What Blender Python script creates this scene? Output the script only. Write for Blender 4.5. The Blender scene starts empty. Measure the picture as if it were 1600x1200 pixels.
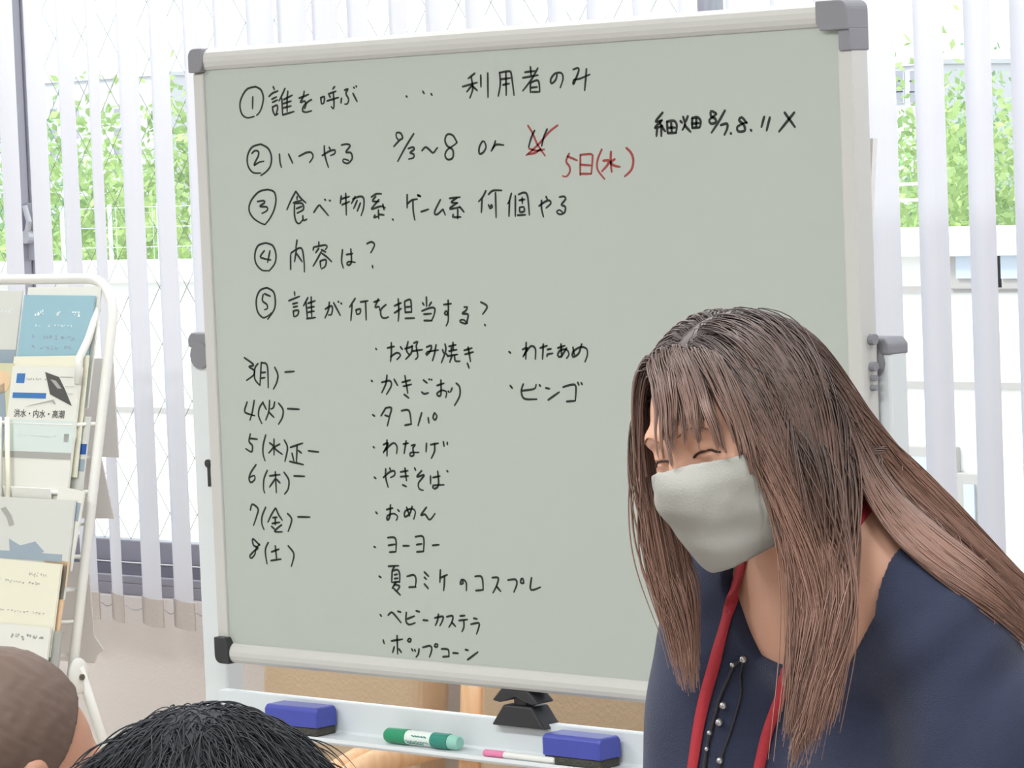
import bpy, bmesh, math, random
import numpy as np
from mathutils import Vector, Matrix

random.seed(7)
rng = np.random.default_rng(7)
scene = bpy.context.scene
COL = scene.collection

# ------------------------------------------------------------------ camera
# room axes: X along the window wall and the whiteboard, Y towards the window, Z up
CAM = np.array([3.82878, -3.49330, 1.56259])
CR = np.array([0.73614695, 0.67567295, -0.03941735])      # camera right
CD = np.array([0.01282318, -0.07215194, -0.99731122])     # camera down
CF = np.array([-0.67670025, 0.73366215, -0.06177871])     # camera forward
FPX = 5500.0
cam_data = bpy.data.cameras.new('camera')
cam = bpy.data.objects.new('camera', cam_data)
COL.objects.link(cam)
cam.matrix_world = Matrix(((CR[0], -CD[0], -CF[0], CAM[0]),
                           (CR[1], -CD[1], -CF[1], CAM[1]),
                           (CR[2], -CD[2], -CF[2], CAM[2]),
                           (0, 0, 0, 1)))
cam_data.sensor_width = 36.0
cam_data.lens = FPX / 1600.0 * 36.0
cam_data.clip_start = 0.05
cam_data.clip_end = 400
scene.camera = cam

# ------------------------------------------------------------------ light and exposure
scene.view_settings.view_transform = 'Standard'
scene.view_settings.look = 'None'
scene.view_settings.gamma = 1.0
scene.view_settings.use_curve_mapping = False
scene.view_settings.exposure = 0.0

world = bpy.data.worlds.new('sky')
scene.world = world
world.use_nodes = True
wn = world.node_tree
wn.nodes.clear()
w_out = wn.nodes.new('ShaderNodeOutputWorld')
w_bg = wn.nodes.new('ShaderNodeBackground')
w_bg.inputs[0].default_value = (0.93, 0.96, 1.0, 1)        # bright overcast sky
w_bg.inputs[1].default_value = 2.0
wn.links.new(w_bg.outputs[0], w_out.inputs[0])

sun_data = bpy.data.lights.new('sun', 'SUN')
sun_data.energy = 3.0
sun_data.angle = math.radians(12)
sun_data.color = (1.0, 0.97, 0.92)
sun = bpy.data.objects.new('sun', sun_data)
COL.objects.link(sun)
sun.rotation_euler = (math.radians(38), 0, math.radians(-35))   # comes over the roof of this building

ROOM_LAMP_W = 30.0     # power of each ceiling lamp

# ------------------------------------------------------------------ helpers
def ray(u, v):
    return CR * ((u - 800) / FPX) + CD * ((v - 600) / FPX) + CF

def pix(u, v, d):
    """point seen at photo position u, v at depth d"""
    return CAM + ray(u, v) * d

def on_y(u, v, Y):
    r = ray(u, v)
    return CAM + r * ((Y - CAM[1]) / r[1])

def lin(c):
    c = c / 255.0
    return c / 12.92 if c <= 0.04045 else ((c + 0.055) / 1.055) ** 2.4

def rgb(r, g, b):
    return (lin(r), lin(g), lin(b), 1.0)

def mat(name, col, rough=0.6, spec=0.3, var=0.04, scale=12.0, bump=0.0, bscale=60.0, metal=0.0,
        transl=0.0, sheen=0.0, coat=0.0, stretch=(1, 1, 1)):
    """principled surface with a slight procedural variation"""
    m = bpy.data.materials.new(name)
    m.use_nodes = True
    nt = m.node_tree
    p = nt.nodes['Principled BSDF']
    tc = nt.nodes.new('ShaderNodeTexCoord')
    mp = nt.nodes.new('ShaderNodeMapping')
    mp.inputs['Scale'].default_value = stretch
    nt.links.new(tc.outputs['Object'], mp.inputs[0])
    nz = nt.nodes.new('ShaderNodeTexNoise')
    nz.inputs['Scale'].default_value = scale
    nz.inputs['Detail'].default_value = 4
    nt.links.new(mp.outputs[0], nz.inputs['Vector'])
    mr = nt.nodes.new('ShaderNodeMapRange')
    mr.inputs['To Min'].default_value = 1 - var
    mr.inputs['To Max'].default_value = 1 + var
    nt.links.new(nz.outputs[0], mr.inputs['Value'])
    mx = nt.nodes.new('ShaderNodeMix')
    mx.data_type = 'RGBA'
    mx.blend_type = 'MULTIPLY'
    mx.inputs['Factor'].default_value = 1.0
    mx.inputs[6].default_value = col
    nt.links.new(mr.outputs[0], mx.inputs[7])
    nt.links.new(mx.outputs[2], p.inputs['Base Color'])
    p.inputs['Roughness'].default_value = rough
    p.inputs['Specular IOR Level'].default_value = spec
    p.inputs['Metallic'].default_value = metal
    if sheen:
        p.inputs['Sheen Weight'].default_value = sheen
    if coat:
        p.inputs['Coat Weight'].default_value = coat
    if bump:
        bn = nt.nodes.new('ShaderNodeTexNoise')
        bn.inputs['Scale'].default_value = bscale
        bn.inputs['Detail'].default_value = 3
        nt.links.new(mp.outputs[0], bn.inputs['Vector'])
        bp = nt.nodes.new('ShaderNodeBump')
        bp.inputs['Strength'].default_value = bump
        bp.inputs['Distance'].default_value = 0.01
        nt.links.new(bn.outputs[0], bp.inputs['Height'])
        nt.links.new(bp.outputs[0], p.inputs['Normal'])
    if transl:
        tr = nt.nodes.new('ShaderNodeBsdfTranslucent')
        nt.links.new(mx.outputs[2], tr.inputs[0])
        ms = nt.nodes.new('ShaderNodeMixShader')
        ms.inputs[0].default_value = transl
        nt.links.new(p.outputs[0], ms.inputs[1])
        nt.links.new(tr.outputs[0], ms.inputs[2])
        nt.links.new(ms.outputs[0], nt.nodes['Material Output'].inputs[0])
    return m

def wood_mat(name, c1, c2, scale=6):
    m = bpy.data.materials.new(name)
    m.use_nodes = True
    nt = m.node_tree
    p = nt.nodes['Principled BSDF']
    tc = nt.nodes.new('ShaderNodeTexCoord')
    mp = nt.nodes.new('ShaderNodeMapping')
    mp.inputs['Scale'].default_value = (14, 14, 1.5)
    nt.links.new(tc.outputs['Object'], mp.inputs[0])
    nz = nt.nodes.new('ShaderNodeTexNoise')
    nz.inputs['Scale'].default_value = scale
    nz.inputs['Detail'].default_value = 5
    nt.links.new(mp.outputs[0], nz.inputs['Vector'])
    cr = nt.nodes.new('ShaderNodeValToRGB')
    cr.color_ramp.elements[0].position = 0.3
    cr.color_ramp.elements[0].color = c1
    cr.color_ramp.elements[1].position = 0.7
    cr.color_ramp.elements[1].color = c2
    nt.links.new(nz.outputs[0], cr.inputs[0])
    nt.links.new(cr.outputs[0], p.inputs['Base Color'])
    p.inputs['Roughness'].default_value = 0.4
    return m

def glass_mat(name, tint=(0.96, 0.99, 0.98, 1), gloss=0.05):
    m = bpy.data.materials.new(name)
    m.use_nodes = True
    nt = m.node_tree
    nt.nodes.remove(nt.nodes['Principled BSDF'])
    t = nt.nodes.new('ShaderNodeBsdfTransparent')
    t.inputs[0].default_value = tint
    g = nt.nodes.new('ShaderNodeBsdfGlossy')
    g.inputs['Roughness'].default_value = 0.03
    ms = nt.nodes.new('ShaderNodeMixShader')
    ms.inputs[0].default_value = gloss
    nt.links.new(t.outputs[0], ms.inputs[1])
    nt.links.new(g.outputs[0], ms.inputs[2])
    nt.links.new(ms.outputs[0], nt.nodes['Material Output'].inputs[0])
    return m

def emit_mat(name, col, strength):
    m = bpy.data.materials.new(name)
    m.use_nodes = True
    p = m.node_tree.nodes['Principled BSDF']
    p.inputs['Base Color'].default_value = col
    p.inputs['Emission Color'].default_value = col
    p.inputs['Emission Strength'].default_value = strength
    return m


class MB:
    """collects shapes that become ONE mesh"""
    def __init__(self):
        self.v = []
        self.f = []
        self.m = []

    def add(self, verts, faces, mi=0):
        o = len(self.v)
        self.v += [tuple(map(float, p)) for p in verts]
        for f in faces:
            self.f.append(tuple(i + o for i in f))
            self.m.append(mi)

    def box(self, lo, hi, mi=0, xf=None):
        x0, y0, z0 = lo
        x1, y1, z1 = hi
        vs = [(x0, y0, z0), (x1, y0, z0), (x1, y1, z0), (x0, y1, z0), (x0, y0, z1), (x1, y0, z1), (x1, y1, z1), (x0, y1, z1)]
        if xf is not None:
            vs = [tuple(xf @ Vector(p)) for p in vs]
        self.add(vs, [(0, 3, 2, 1), (4, 5, 6, 7), (0, 1, 5, 4), (1, 2, 6, 5), (2, 3, 7, 6), (3, 0, 4, 7)], mi)

    def tube(self, pts, r, n=10, mi=0, flat=None, caps=True):
        """round bar through pts; r may be a list; flat=(a,b) scales the section"""
        P = [np.array(p, float) for p in pts]
        k = len(P)
        rs = [r] * k if np.isscalar(r) else list(r)
        T = []
        for i in range(k):
            a = P[max(i - 1, 0)]
            b = P[min(i + 1, k - 1)]
            d = b - a
            T.append(d / (np.linalg.norm(d) + 1e-12))
        ref = np.array([0, 0, 1.0]) if abs(T[0][2]) < 0.9 else np.array([1.0, 0, 0])
        u = np.cross(T[0], ref)
        u /= np.linalg.norm(u)
        vs = []
        for i in range(k):
            u = u - T[i] * (u @ T[i])
            u /= np.linalg.norm(u) + 1e-12
            w = np.cross(T[i], u)
            fa, fb = flat if flat else (1, 1)
            for j in range(n):
                a = 2 * math.pi * j / n
                vs.append(P[i] + rs[i] * (fa * math.cos(a) * u + fb * math.sin(a) * w))
        fs = []
        for i in range(k - 1):
            for j in range(n):
                fs.append((i * n + j, i * n + (j + 1) % n, (i + 1) * n + (j + 1) % n, (i + 1) * n + j))
        if caps:
            fs.append(tuple(reversed(range(n))))
            fs.append(tuple((k - 1) * n + j for j in range(n)))
        self.add(vs, fs, mi)

    def prism(self, poly, a, b, axis, mi=0):
        """2-D outline extruded from a to b along axis ('x','y','z')"""
        def P(p, t):
            return {'x': (t, p[0], p[1]), 'y': (p[0], t, p[1]), 'z': (p[0], p[1], t)}[axis]
        n = len(poly)
        vs = [P(p, a) for p in poly] + [P(p, b) for p in poly]
        fs = [tuple(range(n)), tuple(reversed(range(n, 2 * n)))]
        fs += [(i, i + n, (i + 1) % n + n, (i + 1) % n) for i in range(n)]
        self.add(vs, fs, mi)

    def ball(self, c, r, nu=16, nv=10, mi=0, xf=None):
        rx, ry, rz = (r, r, r) if np.isscalar(r) else r
        vs = [(c[0], c[1], c[2] + rz)]
        for i in range(1, nv):
            t = math.pi * i / nv
            for j in range(nu):
                a = 2 * math.pi * j / nu
                vs.append((c[0] + rx * math.sin(t) * math.cos(a), c[1] + ry * math.sin(t) * math.sin(a), c[2] + rz * math.cos(t)))
        vs.append((c[0], c[1], c[2] - rz))
        if xf is not None:
            vs = [tuple(xf @ Vector(p)) for p in vs]
        fs = [(0, 1 + j, 1 + (j + 1) % nu) for j in range(nu)]
        for i in range(nv - 2):
            for j in range(nu):
                a = 1 + i * nu
                fs.append((a + j, a + nu + j, a + nu + (j + 1) % nu, a + (j + 1) % nu))
        e = len(vs) - 1
        a = 1 + (nv - 2) * nu
        fs += [(a + j, e, a + (j + 1) % nu) for j in range(nu)]
        self.add(vs, fs, mi)

    def build(self, name, mats, parent=None, bevel=0.0, smooth=False, seg=2, origin=None):
        me = bpy.data.meshes.new(name)
        vs = self.v
        org = None
        if parent is not None:
            org = base_of(parent)
        if parent is None and origin is not None:
            org = np.array(origin, float)
        if org is not None:
            vs = [(p[0] - org[0], p[1] - org[1], p[2] - org[2]) for p in vs]
        me.from_pydata(vs, [], self.f)
        if not isinstance(mats, (list, tuple)):
            mats = [mats]
        for m in mats:
            me.materials.append(m)
        me.polygons.foreach_set('material_index', self.m)
        if True:
            bm = bmesh.new()
            bm.from_mesh(me)
            bmesh.ops.recalc_face_normals(bm, faces=bm.faces[:])
            bm.to_mesh(me)
            bm.free()
        if smooth:
            me.polygons.foreach_set('use_smooth', [True] * len(me.polygons))
        ob = bpy.data.objects.new(name, me)
        COL.objects.link(ob)
        if parent is not None:
            ob.parent = parent
        elif origin is not None:
            ob.location = origin
        if parent is None:
            BASE[ob.name] = org if org is not None else np.zeros(3)
        if bevel:
            md = ob.modifiers.new('bevel', 'BEVEL')
            md.width = bevel
            md.segments = seg
            md.limit_method = 'ANGLE'
            md.angle_limit = math.radians(35)
        return ob

BASE = {}

def base_of(o):
    b = np.zeros(3)
    while o is not None:
        b = b + np.array(o.location)
        o = o.parent
    return b

def mk(mb, name, mats, parent=None, **k):
    """like MB.build; the shapes are given in room coordinates"""
    if parent is None:
        return mb.build(name, mats, None, **k)
    org = base_of(parent)
    mb.v = [(p[0] - org[0], p[1] - org[1], p[2] - org[2]) for p in mb.v]
    ob = mb.build(name, mats, None, **k)
    ob.parent = parent
    return ob

def tag(o, label=None, cat=None, group=None, kind=None):
    if label: o['label'] = label
    if cat: o['category'] = cat
    if group: o['group'] = group
    if kind: o['kind'] = kind
    return o

def thing(name, label, cat, loc=(0, 0, 0), group=None):
    o = bpy.data.objects.new(name, None)
    o.empty_display_size = 0.1
    o.location = loc
    COL.objects.link(o)
    return tag(o, label, cat, group)

def struct(mb, name, mats, **k):
    o = mk(mb, name, mats, **k)
    o['kind'] = 'structure'
    return o

def catmull(pts, step):
    """smooth a stroke; a doubled point is a corner"""
    P = [np.array(p, float) for p in pts]
    segs = []
    cur = [P[0]]
    for p in P[1:]:
        if np.allclose(p, cur[-1]):
            segs.append(cur)
            cur = [p]
        else:
            cur.append(p)
    segs.append(cur)
    out = []
    for s in segs:
        if len(s) == 1:
            continue
        for i in range(len(s) - 1):
            p0 = s[max(i - 1, 0)]
            p1, p2 = s[i], s[i + 1]
            p3 = s[min(i + 2, len(s) - 1)]
            n = max(2, int(np.linalg.norm(p2 - p1) / step))
            for j in range(n):
                t = j / n
                out.append(0.5 * (2 * p1 + (p2 - p0) * t + (2 * p0 - 5 * p1 + 4 * p2 - p3) * t * t + (3 * p1 - p0 - 3 * p2 + p3) * t ** 3))
        out.append(s[-1])
    return out
# ------------------------------------------------------------------ the room
M_wall = mat('painted_wall', rgb(240, 233, 229), 0.85, 0.15, 0.015, 4, bump=0.12, bscale=120)
M_wall_in = mat('painted_wall_inside', rgb(232, 230, 224), 0.85, 0.15, 0.015, 4)
M_floor = mat('vinyl_floor', rgb(206, 200, 194), 0.45, 0.4, 0.08, 3)
M_ceil = mat('ceiling_board', rgb(238, 238, 235), 0.9, 0.1, 0.02, 20)
M_alu = mat('window_aluminium', rgb(166, 164, 175), 0.4, 0.5, 0.03, 8, metal=0.25)
M_alu_pale = mat('latch_metal', rgb(205, 205, 210), 0.35, 0.5, 0.03, 8, metal=0.3)
M_glass = glass_mat('clear_pane')
M_wire = mat('glass_wire', rgb(140, 138, 135), 0.5, 0.4, 0.05, 30)
X0, X1, YB, YW, ZC = -2.6, 6.2, -6.5, 0.75, 2.6
SILL, HEAD = 0.80, 2.42
T = 0.22
m = MB(); m.box((X0 - T, YB - T, -0.15), (X1 + T, YW + T, 0)); struct(m, 'floor', M_floor)
m = MB(); m.box((X0 - T, YB - T, ZC), (X1 + T, YW + T, ZC + 0.25)); struct(m, 'ceiling', M_ceil)
m = MB(); m.box((X0 - T, YB, 0), (X0, YW, ZC)); struct(m, 'wall_left', M_wall_in)
m = MB(); m.box((X1, YB, 0), (X1 + T, YW, ZC)); struct(m, 'wall_right', M_wall_in)
m = MB(); m.box((X0 - T, YB - T, 0), (X1 + T, YB, ZC)); struct(m, 'wall_rear', M_wall_in)
WX0, WX1 = -2.45, 2.95       # the window band
m = MB()
m.box((X0 - T, YW, 0), (X1 + T, YW + T, SILL))
m.box((X0 - T, YW, HEAD), (X1 + T, YW + T, ZC))
m.box((X0 - T, YW, SILL), (WX0, YW + T, HEAD))
m.box((WX1, YW, SILL), (X1 + T, YW + T, HEAD))
struct(m, 'wall_window', M_wall)

def wire_pane(x0, x1, z0, z1, y):
    """diamond wire inside the pane"""
    m = MB()
    px, pz = 0.075, 0.105
    nx = int((x1 - x0) / px) + 1
    for s in (1, -1):
        k0 = int(-(z1 - z0) / pz) - 2
        for k in range(k0, nx + int((z1 - z0) / pz) + 3):
            pts = []
            # line x = x0 + (k + s*t)*px, z = z0 + t*pz
            tmax = (z1 - z0) / pz
            if s == 1:
                ta, tb = max(0, -k), min(tmax, nx - 1 - k)
            else:
                ta, tb = max(0, k - (nx - 1)), min(tmax, k)
            if tb - ta < 0.05:
                continue
            a = (x0 + (k + s * ta) * px, y, z0 + ta * pz)
            b = (x0 + (k + s * tb) * px, y, z0 + tb * pz)
            m.tube([a, b], 0.0007, 4)
    return m

XL = on_y(28, 0, YW + .09)[0]
XM = on_y(1108, 5, YW + .09)[0]
wins = [(WX0, XL, 'wire', 0.0), (XL, XM, 'wire', 0.03), (XM, 0.925, None, 0.0), (0.925, 2.0, None, 0.03), (2.0, WX1, None, 0.0)]
for i, (a, b, kind, dy) in enumerate(wins):
    y0 = YW + 0.06 + dy
    z0, z1 = SILL + 0.05, HEAD - 0.04
    fw = 0.028
    fs = 0.012
    m = MB()
    m.box((a - 0.006, y0, z0), (a + fs, y0 + 0.03, z1))
    m.box((b - fs, y0, z0), (b + 0.006, y0 + 0.03, z1))
    m.box((a + fs, y0, z0), (b - fs, y0 + 0.03, z0 + 0.042))
    m.box((a + fs, y0, z1 - 0.04), (b - fs, y0 + 0.03, z1))
    w = struct(m, 'window_%d' % (i + 1), M_alu, bevel=0.003)
    g = MB(); g.box((a + fs, y0 + 0.012, z0 + 0.042), (b - fs, y0 + 0.017, z1 - 0.04))
    mk(g, 'pane', M_glass, w)
    if kind:
        mk(wire_pane(a + fs, b - fs, z0 + 0.042, z1 - 0.04, y0 + 0.0145), 'wire_mesh', M_wire, w)
    if i == 1:
        # crescent latch on the meeting stile
        c = on_y(46, 362, y0 - 0.012)
        m = MB()
        m.box((c[0] - 0.016, y0 - 0.008, c[2] - 0.055), (c[0] + 0.016, y0 - 0.0005, c[2] + 0.055))
        m.tube([(c[0], y0 - 0.008, c[2] - 0.01), (c[0], y0 - 0.024, c[2] - 0.01)], 0.013, 14)
        m.tube([(c[0], y0 - 0.02, c[2] - 0.01), (c[0] + 0.012, y0 - 0.022, c[2] + 0.02), (c[0] + 0.004, y0 - 0.024, c[2] + 0.05)], 0.006, 8)
        lt = mk(m, 'latch', M_alu_pale, w, bevel=0.0015)
        lt['label'] = 'pale crescent latch'
# sill frame of the whole window band
m = MB()
m.box((WX0, YW + 0.02, SILL), (WX1, YW + 0.17, SILL + 0.022))
m.box((WX0, YW + 0.02, SILL + 0.022), (WX1, YW + 0.032, SILL + 0.036))
m.box((WX0, YW + 0.10, SILL + 0.022), (WX1, YW + 0.115, SILL + 0.046))
m.box((WX0, YW + 0.02, HEAD - 0.035), (WX1, YW + 0.17, HEAD))
struct(m, 'trim_1', M_alu, bevel=0.002)

# ceiling lamps (outside the picture; they light the room)
M_lamp = mat('lamp_housing', rgb(240, 240, 240), 0.5)
M_diff = emit_mat('lamp_diffuser', (0.97, 0.99, 1.0, 1), 2.0)
for i, (x, y) in enumerate([(-0.6, -1.7), (1.5, -1.7), (3.6, -1.7), (0.9, -4.0), (3.2, -4.0), (-1.2, 0.27), (0.45, 0.27), (2.1, 0.27)]):  # row nearest the window is added to brighten the wall and slats there
    t = thing('unseen_ceiling_lamp', 'unseen white ceiling panel lamp', 'lamp', (x, y, ZC), 'ceiling lamps of the room')
    m = MB(); m.box((x - 0.62, y - 0.16, ZC - 0.05), (x + 0.62, y + 0.16, ZC)); mk(m, 'housing', M_lamp, t, bevel=0.004)
    m = MB(); m.box((x - 0.60, y - 0.14, ZC - 0.055), (x + 0.60, y + 0.14, ZC - 0.0502)); mk(m, 'diffuser', M_diff, t)
    ld = bpy.data.lights.new('lamp_light', 'AREA')
    ld.shape = 'RECTANGLE'; ld.size = 1.2; ld.size_y = 0.28
    ld.energy = ROOM_LAMP_W * (0.42 if y > 0 else 1.0); ld.color = (0.97, 0.99, 1.0)
    lo = bpy.data.objects.new('lamp_light', ld); COL.objects.link(lo)
    lo.parent = t; lo.location = (0, 0, -0.062)

# ------------------------------------------------------------------ vertical blind
def slat_mat():
    return mat('blind_fabric', rgb(232, 231, 238), 0.8, 0.1, 0.02, 5, transl=0.42, stretch=(60, 60, 0.5))
M_slat = slat_mat()
M_weight = mat('blind_weight_pocket', rgb(208, 199, 194), 0.85, 0.1, 0.02, 20, bump=0.1, bscale=200)
YS = 0.655
bl = thing('vertical_blind', 'pale grey vertical blind with hanging fabric slats in front of the windows', 'blind', (0, YS, 0))
m = MB(); m.box((WX0, YS - 0.025, 2.43), (WX1, YS + 0.025, 2.475))
m.box((WX0 + 0.2, YS - 0.012, 2.475), (WX0 + 0.24, YS + 0.012, ZC)); m.box((WX1 - 0.24, YS - 0.012, 2.475), (WX1 - 0.2, YS + 0.012, ZC)); m.box((0.2, YS - 0.012, 2.475), (0.24, YS + 0.012, ZC))
mk(m, 'head_rail', M_alu_pale, bl, bevel=0.003)
W = 0.092
prev = None
SL = {}
# right edges of the slats as they hang in the place, and how far each is turned
EDGE = {0: 64, 1: 112, 2: 154, 3: 211, 4: 261, 5: 311, 6: 359, 7: 423, 8: 474, 9: 525, 10: 575, 11: 638, 12: 696, 13: 761, 14: 823,
        15: 889, 16: 951, 17: 1022, 18: 1095, 19: 1170, 20: 1245, 21: 1320, 22: 1397, 23: 1477, 24: 1553}
SEEN = {0: 29, 1: 26, 2: 17, 3: 30, 4: 30, 5: 25, 6: 23, 7: 42, 8: 48, 9: 41, 20: 36, 21: 44, 22: 57, 23: 48, 24: 42}
EX = {k: on_y(u, 5 if k < 20 else 60, YS - 0.015)[0] for k, u in EDGE.items()}
def right_edge(k):
    if k in EX:
        return EX[k]
    return EX[0] + .0825 * k if k < 0 else EX[24] + .0825 * (k - 24)
def phi_of(k, xr):
    """turn of the slat so that its face looks as wide as in the place"""
    want = SEEN.get(k, (29 + 2 * math.sin(k * 2.1)) if 9 < k < 20 else (29 if k < 0 else 44) + 3 * math.sin(k * 2.1))
    lo, hi = 0.0, 60.0
    for _ in range(30):
        mid = (lo + hi) / 2
        a = math.radians(mid)
        z = 1.9
        q1 = np.array([xr, YS - math.sin(a) * W / 2, z]) - CAM
        q0 = np.array([xr - math.cos(a) * W, YS + math.sin(a) * W / 2, z]) - CAM
        wpx = FPX * (q1 @ CR / (q1 @ CF) - q0 @ CR / (q0 @ CF))
        if wpx > want: lo = mid
        else: hi = mid
    return (lo + hi) / 2
ks = list(range(-15, 48))
chain_pts = []
for k in ks:
    xr = right_edge(k)
    a = math.radians(phi_of(k, xr))
    ux, uy = math.cos(a), -math.sin(a)
    cx, cy = xr - ux * W / 2, YS
    twist = math.radians(2.0 * math.sin(k * 1.7))
    zt, zb = 2.425, 0.772 + 0.003 * math.sin(k * 1.3)
    m = MB()
    nz, ns = 14, 8
    for side in (0,):
        vs = []
        for iz in range(nz + 1):
            z = zt + (zb + 0.005 - zt) * iz / nz
            aa = a + twist * (1 - iz / nz)
            c, s = math.cos(aa), -math.sin(aa)
            for j in range(ns + 1):
                q = (j / ns - 0.5)
                camb = 0.012 * (1 - 4 * q * q)
                for_th = 0.0
                vs.append((cx + c * W * q + s * -camb, cy + s * W * q - c * camb, z))
        fs = []
        for iz in range(nz):
            for j in range(ns):
                p = iz * (ns + 1) + j
                fs.append((p, p + 1, p + ns + 2, p + ns + 1))
        m.add(vs, fs)
    s_ob = mk(m, 'slat', M_slat, bl, smooth=True)
    # weight in the sewn pocket at the foot
    m = MB()
    c, s = math.cos(a), -math.sin(a)
    outline = []
    hh = 0.05
    for j in range(ns + 1):
        q = j / ns - 0.5
        camb = 0.012 * (1 - 4 * q * q) + 0.0022
        outline.append((cx + c * (W + 0.006) * q - s * camb, cy + s * (W + 0.006) * q - c * camb))
    for j in reversed(range(ns + 1)):
        q = j / ns - 0.5
        camb = 0.012 * (1 - 4 * q * q) - 0.0022
        outline.append((cx + c * (W + 0.006) * q - s * camb, cy + s * (W + 0.006) * q - c * camb))
    m.prism(outline, zb, zb + hh, 'z')
    mk(m, 'weight_pocket', M_weight, s_ob)
    chain_pts.append((cx + ux * (W / 2 + .002), cy + uy * W / 2, zb + 0.03, cx - ux * (W / 2 + .002), cy - uy * W / 2, zb + 0.03))
m = MB()
pts = []
for i, c in enumerate(chain_pts):
    q0, q1 = np.array(c[3:]), np.array(c[:3])
    back = np.array([0, 0.006, 0])
    if i:
        p = pts[-1]
        pts += [p + (q0 + back - p) * t + np.array([0, 0, -0.008 * 4 * t * (1 - t)]) for t in (.2, .4, .6, .8)]
    pts += [q0 + back, q1 + back]
m.tube(pts, 0.0009, 5)
mk(m, 'link_cord', M_alu_pale, bl)
# ------------------------------------------------------------------ outside
M_white = mat('white_facade', rgb(238, 236, 234), 0.8, 0.2, 0.03, 0.8)
M_seam = mat('facade_seam', rgb(175, 170, 168), 0.8, 0.2, 0.03, 2)
M_bwin = mat('facade_window', rgb(188, 198, 214), 0.25, 0.6, 0.05, 2)
M_pale = mat('far_facade', rgb(214, 216, 222), 0.8, 0.2, 0.03, 0.3)
M_dark = mat('far_window', rgb(160, 162, 176), 0.4, 0.5, 0.05, 2)
M_ground = mat('asphalt', rgb(140, 138, 132), 0.9, 0.1, 0.1, 2)
GZ = -3.2
m = MB(); m.box((-330, 1.2, GZ - 0.4), (60, 300, GZ)); struct(m, 'ground', M_ground)

def at_y(u, v, Y):
    return on_y(u, v, Y)

# neighbour on the right: white wall with parapet and blue windows
def facade(name, label, Y, u0, u1, vtop, depth, wins, seams, par):
    xa = at_y(u0, vtop, Y)[0]; xb = at_y(u1, vtop, Y)[0]
    zt = at_y((u0 + u1) / 2, vtop, Y)[2]
    t = thing(name, label, 'building', ((xa + xb) / 2, Y + depth / 2, GZ))
    m = MB(); m.box((xa, Y, GZ), (xb, Y + depth, zt - 0.1)); mk(m, 'wall', M_white, t)
    m = MB(); m.box((xa - 0.08, Y - 0.08, zt - 0.10), (xb + 0.08, Y + 0.25, zt)); mk(m, 'parapet', M_white, t, bevel=0.01)
    for (a, b, va, vb) in wins:
        p, q = at_y(a, va, Y), at_y(b, vb, Y)
        m = MB(); m.box((p[0] - .04, Y - 0.03, q[2] - .04), (q[0] + .04, Y - 0.001, p[2] + .04))
        f = mk(m, 'window', M_seam, t, bevel=0.006)
        m = MB(); m.box((p[0], Y - 0.04, q[2]), (q[0], Y - 0.0305, p[2])); mk(m, 'pane', M_bwin, f)
    for v in seams:
        z = at_y((u0 + u1) / 2, v, Y)[2]
        m = MB(); m.box((xa, Y - 0.012, z - 0.012), (xb, Y - 0.0005, z + 0.012)); mk(m, 'panel_joint', M_seam, t)
    return t
facade('neighbour_building', 'white neighbouring building with blue windows under a parapet, beyond the blind at right', 7.0, 1235, 1800, 356, 5.0,
       [(1502, 1560, 376, 434), (1572, 1640, 376, 434), (1434, 1492, 712, 860), (1515, 1536, 755, 900)], [452, 602], True)
facade('low_annex', 'low white annex seen through the wired glass beyond the blind at left', 7.6, -260, 700, 408, 3.0, [], [640], False)

# fence of pale green netting posts on the annex roof is only a hint behind the slats
M_net = mat('green_netting', rgb(200, 222, 212), 0.7, 0.2, 0.1, 20)
a = at_y(100, 404, 9.0); b = at_y(330, 404, 9.0)
nf = thing('netting_fence', 'green netting fence on the annex roof in front of the trees at left', 'fence', ((a[0] + b[0]) / 2, 9.0, a[2]))
zt_a = at_y(215, 408, 7.6)[2] - 0.1
zb, zt = zt_a + 0.001, at_y(215, 318, 9.0)[2]
for i in range(4):
    x = a[0] + (b[0] - a[0]) * i / 3
    m = MB(); m.tube([(x, 9.0, zb), (x, 9.0, zt)], 0.012, 8); mk(m, 'post', M_net, nf)
m = MB()
for i in range(9):
    x = a[0] + (b[0] - a[0]) * i / 8
    m.tube([(x, 9.0, zb + .02), (x, 9.0, zt - .02)], 0.002, 4)
for j in range(4):
    z = zb + .02 + (zt - zb - .04) * j / 3
    m.tube([(a[0], 9.0, z), (b[0], 9.0, z)], 0.002, 4)
mk(m, 'net', M_net, nf)

# trees
def leaf_mat(name, c1, c2):
    m = bpy.data.materials.new(name); m.use_nodes = True
    nt = m.node_tree; p = nt.nodes['Principled BSDF']
    tc = nt.nodes.new('ShaderNodeTexCoord')
    nz = nt.nodes.new('ShaderNodeTexNoise'); nz.inputs['Scale'].default_value = 2.2; nz.inputs['Detail'].default_value = 5
    nt.links.new(tc.outputs['Object'], nz.inputs['Vector'])
    cr = nt.nodes.new('ShaderNodeValToRGB')
    cr.color_ramp.elements[0].position = 0.35; cr.color_ramp.elements[0].color = c1
    cr.color_ramp.elements[1].position = 0.65; cr.color_ramp.elements[1].color = c2
    nt.links.new(nz.outputs[0], cr.inputs[0]); nt.links.new(cr.outputs[0], p.inputs['Base Color'])
    p.inputs['Roughness'].default_value = 0.6
    tr = nt.nodes.new('ShaderNodeBsdfTranslucent'); nt.links.new(cr.outputs[0], tr.inputs[0])
    ms = nt.nodes.new('ShaderNodeMixShader'); ms.inputs[0].default_value = 0.3
    nt.links.new(p.outputs[0], ms.inputs[1]); nt.links.new(tr.outputs[0], ms.inputs[2])
    nt.links.new(ms.outputs[0], nt.nodes['Material Output'].inputs[0])
    return m
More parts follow.
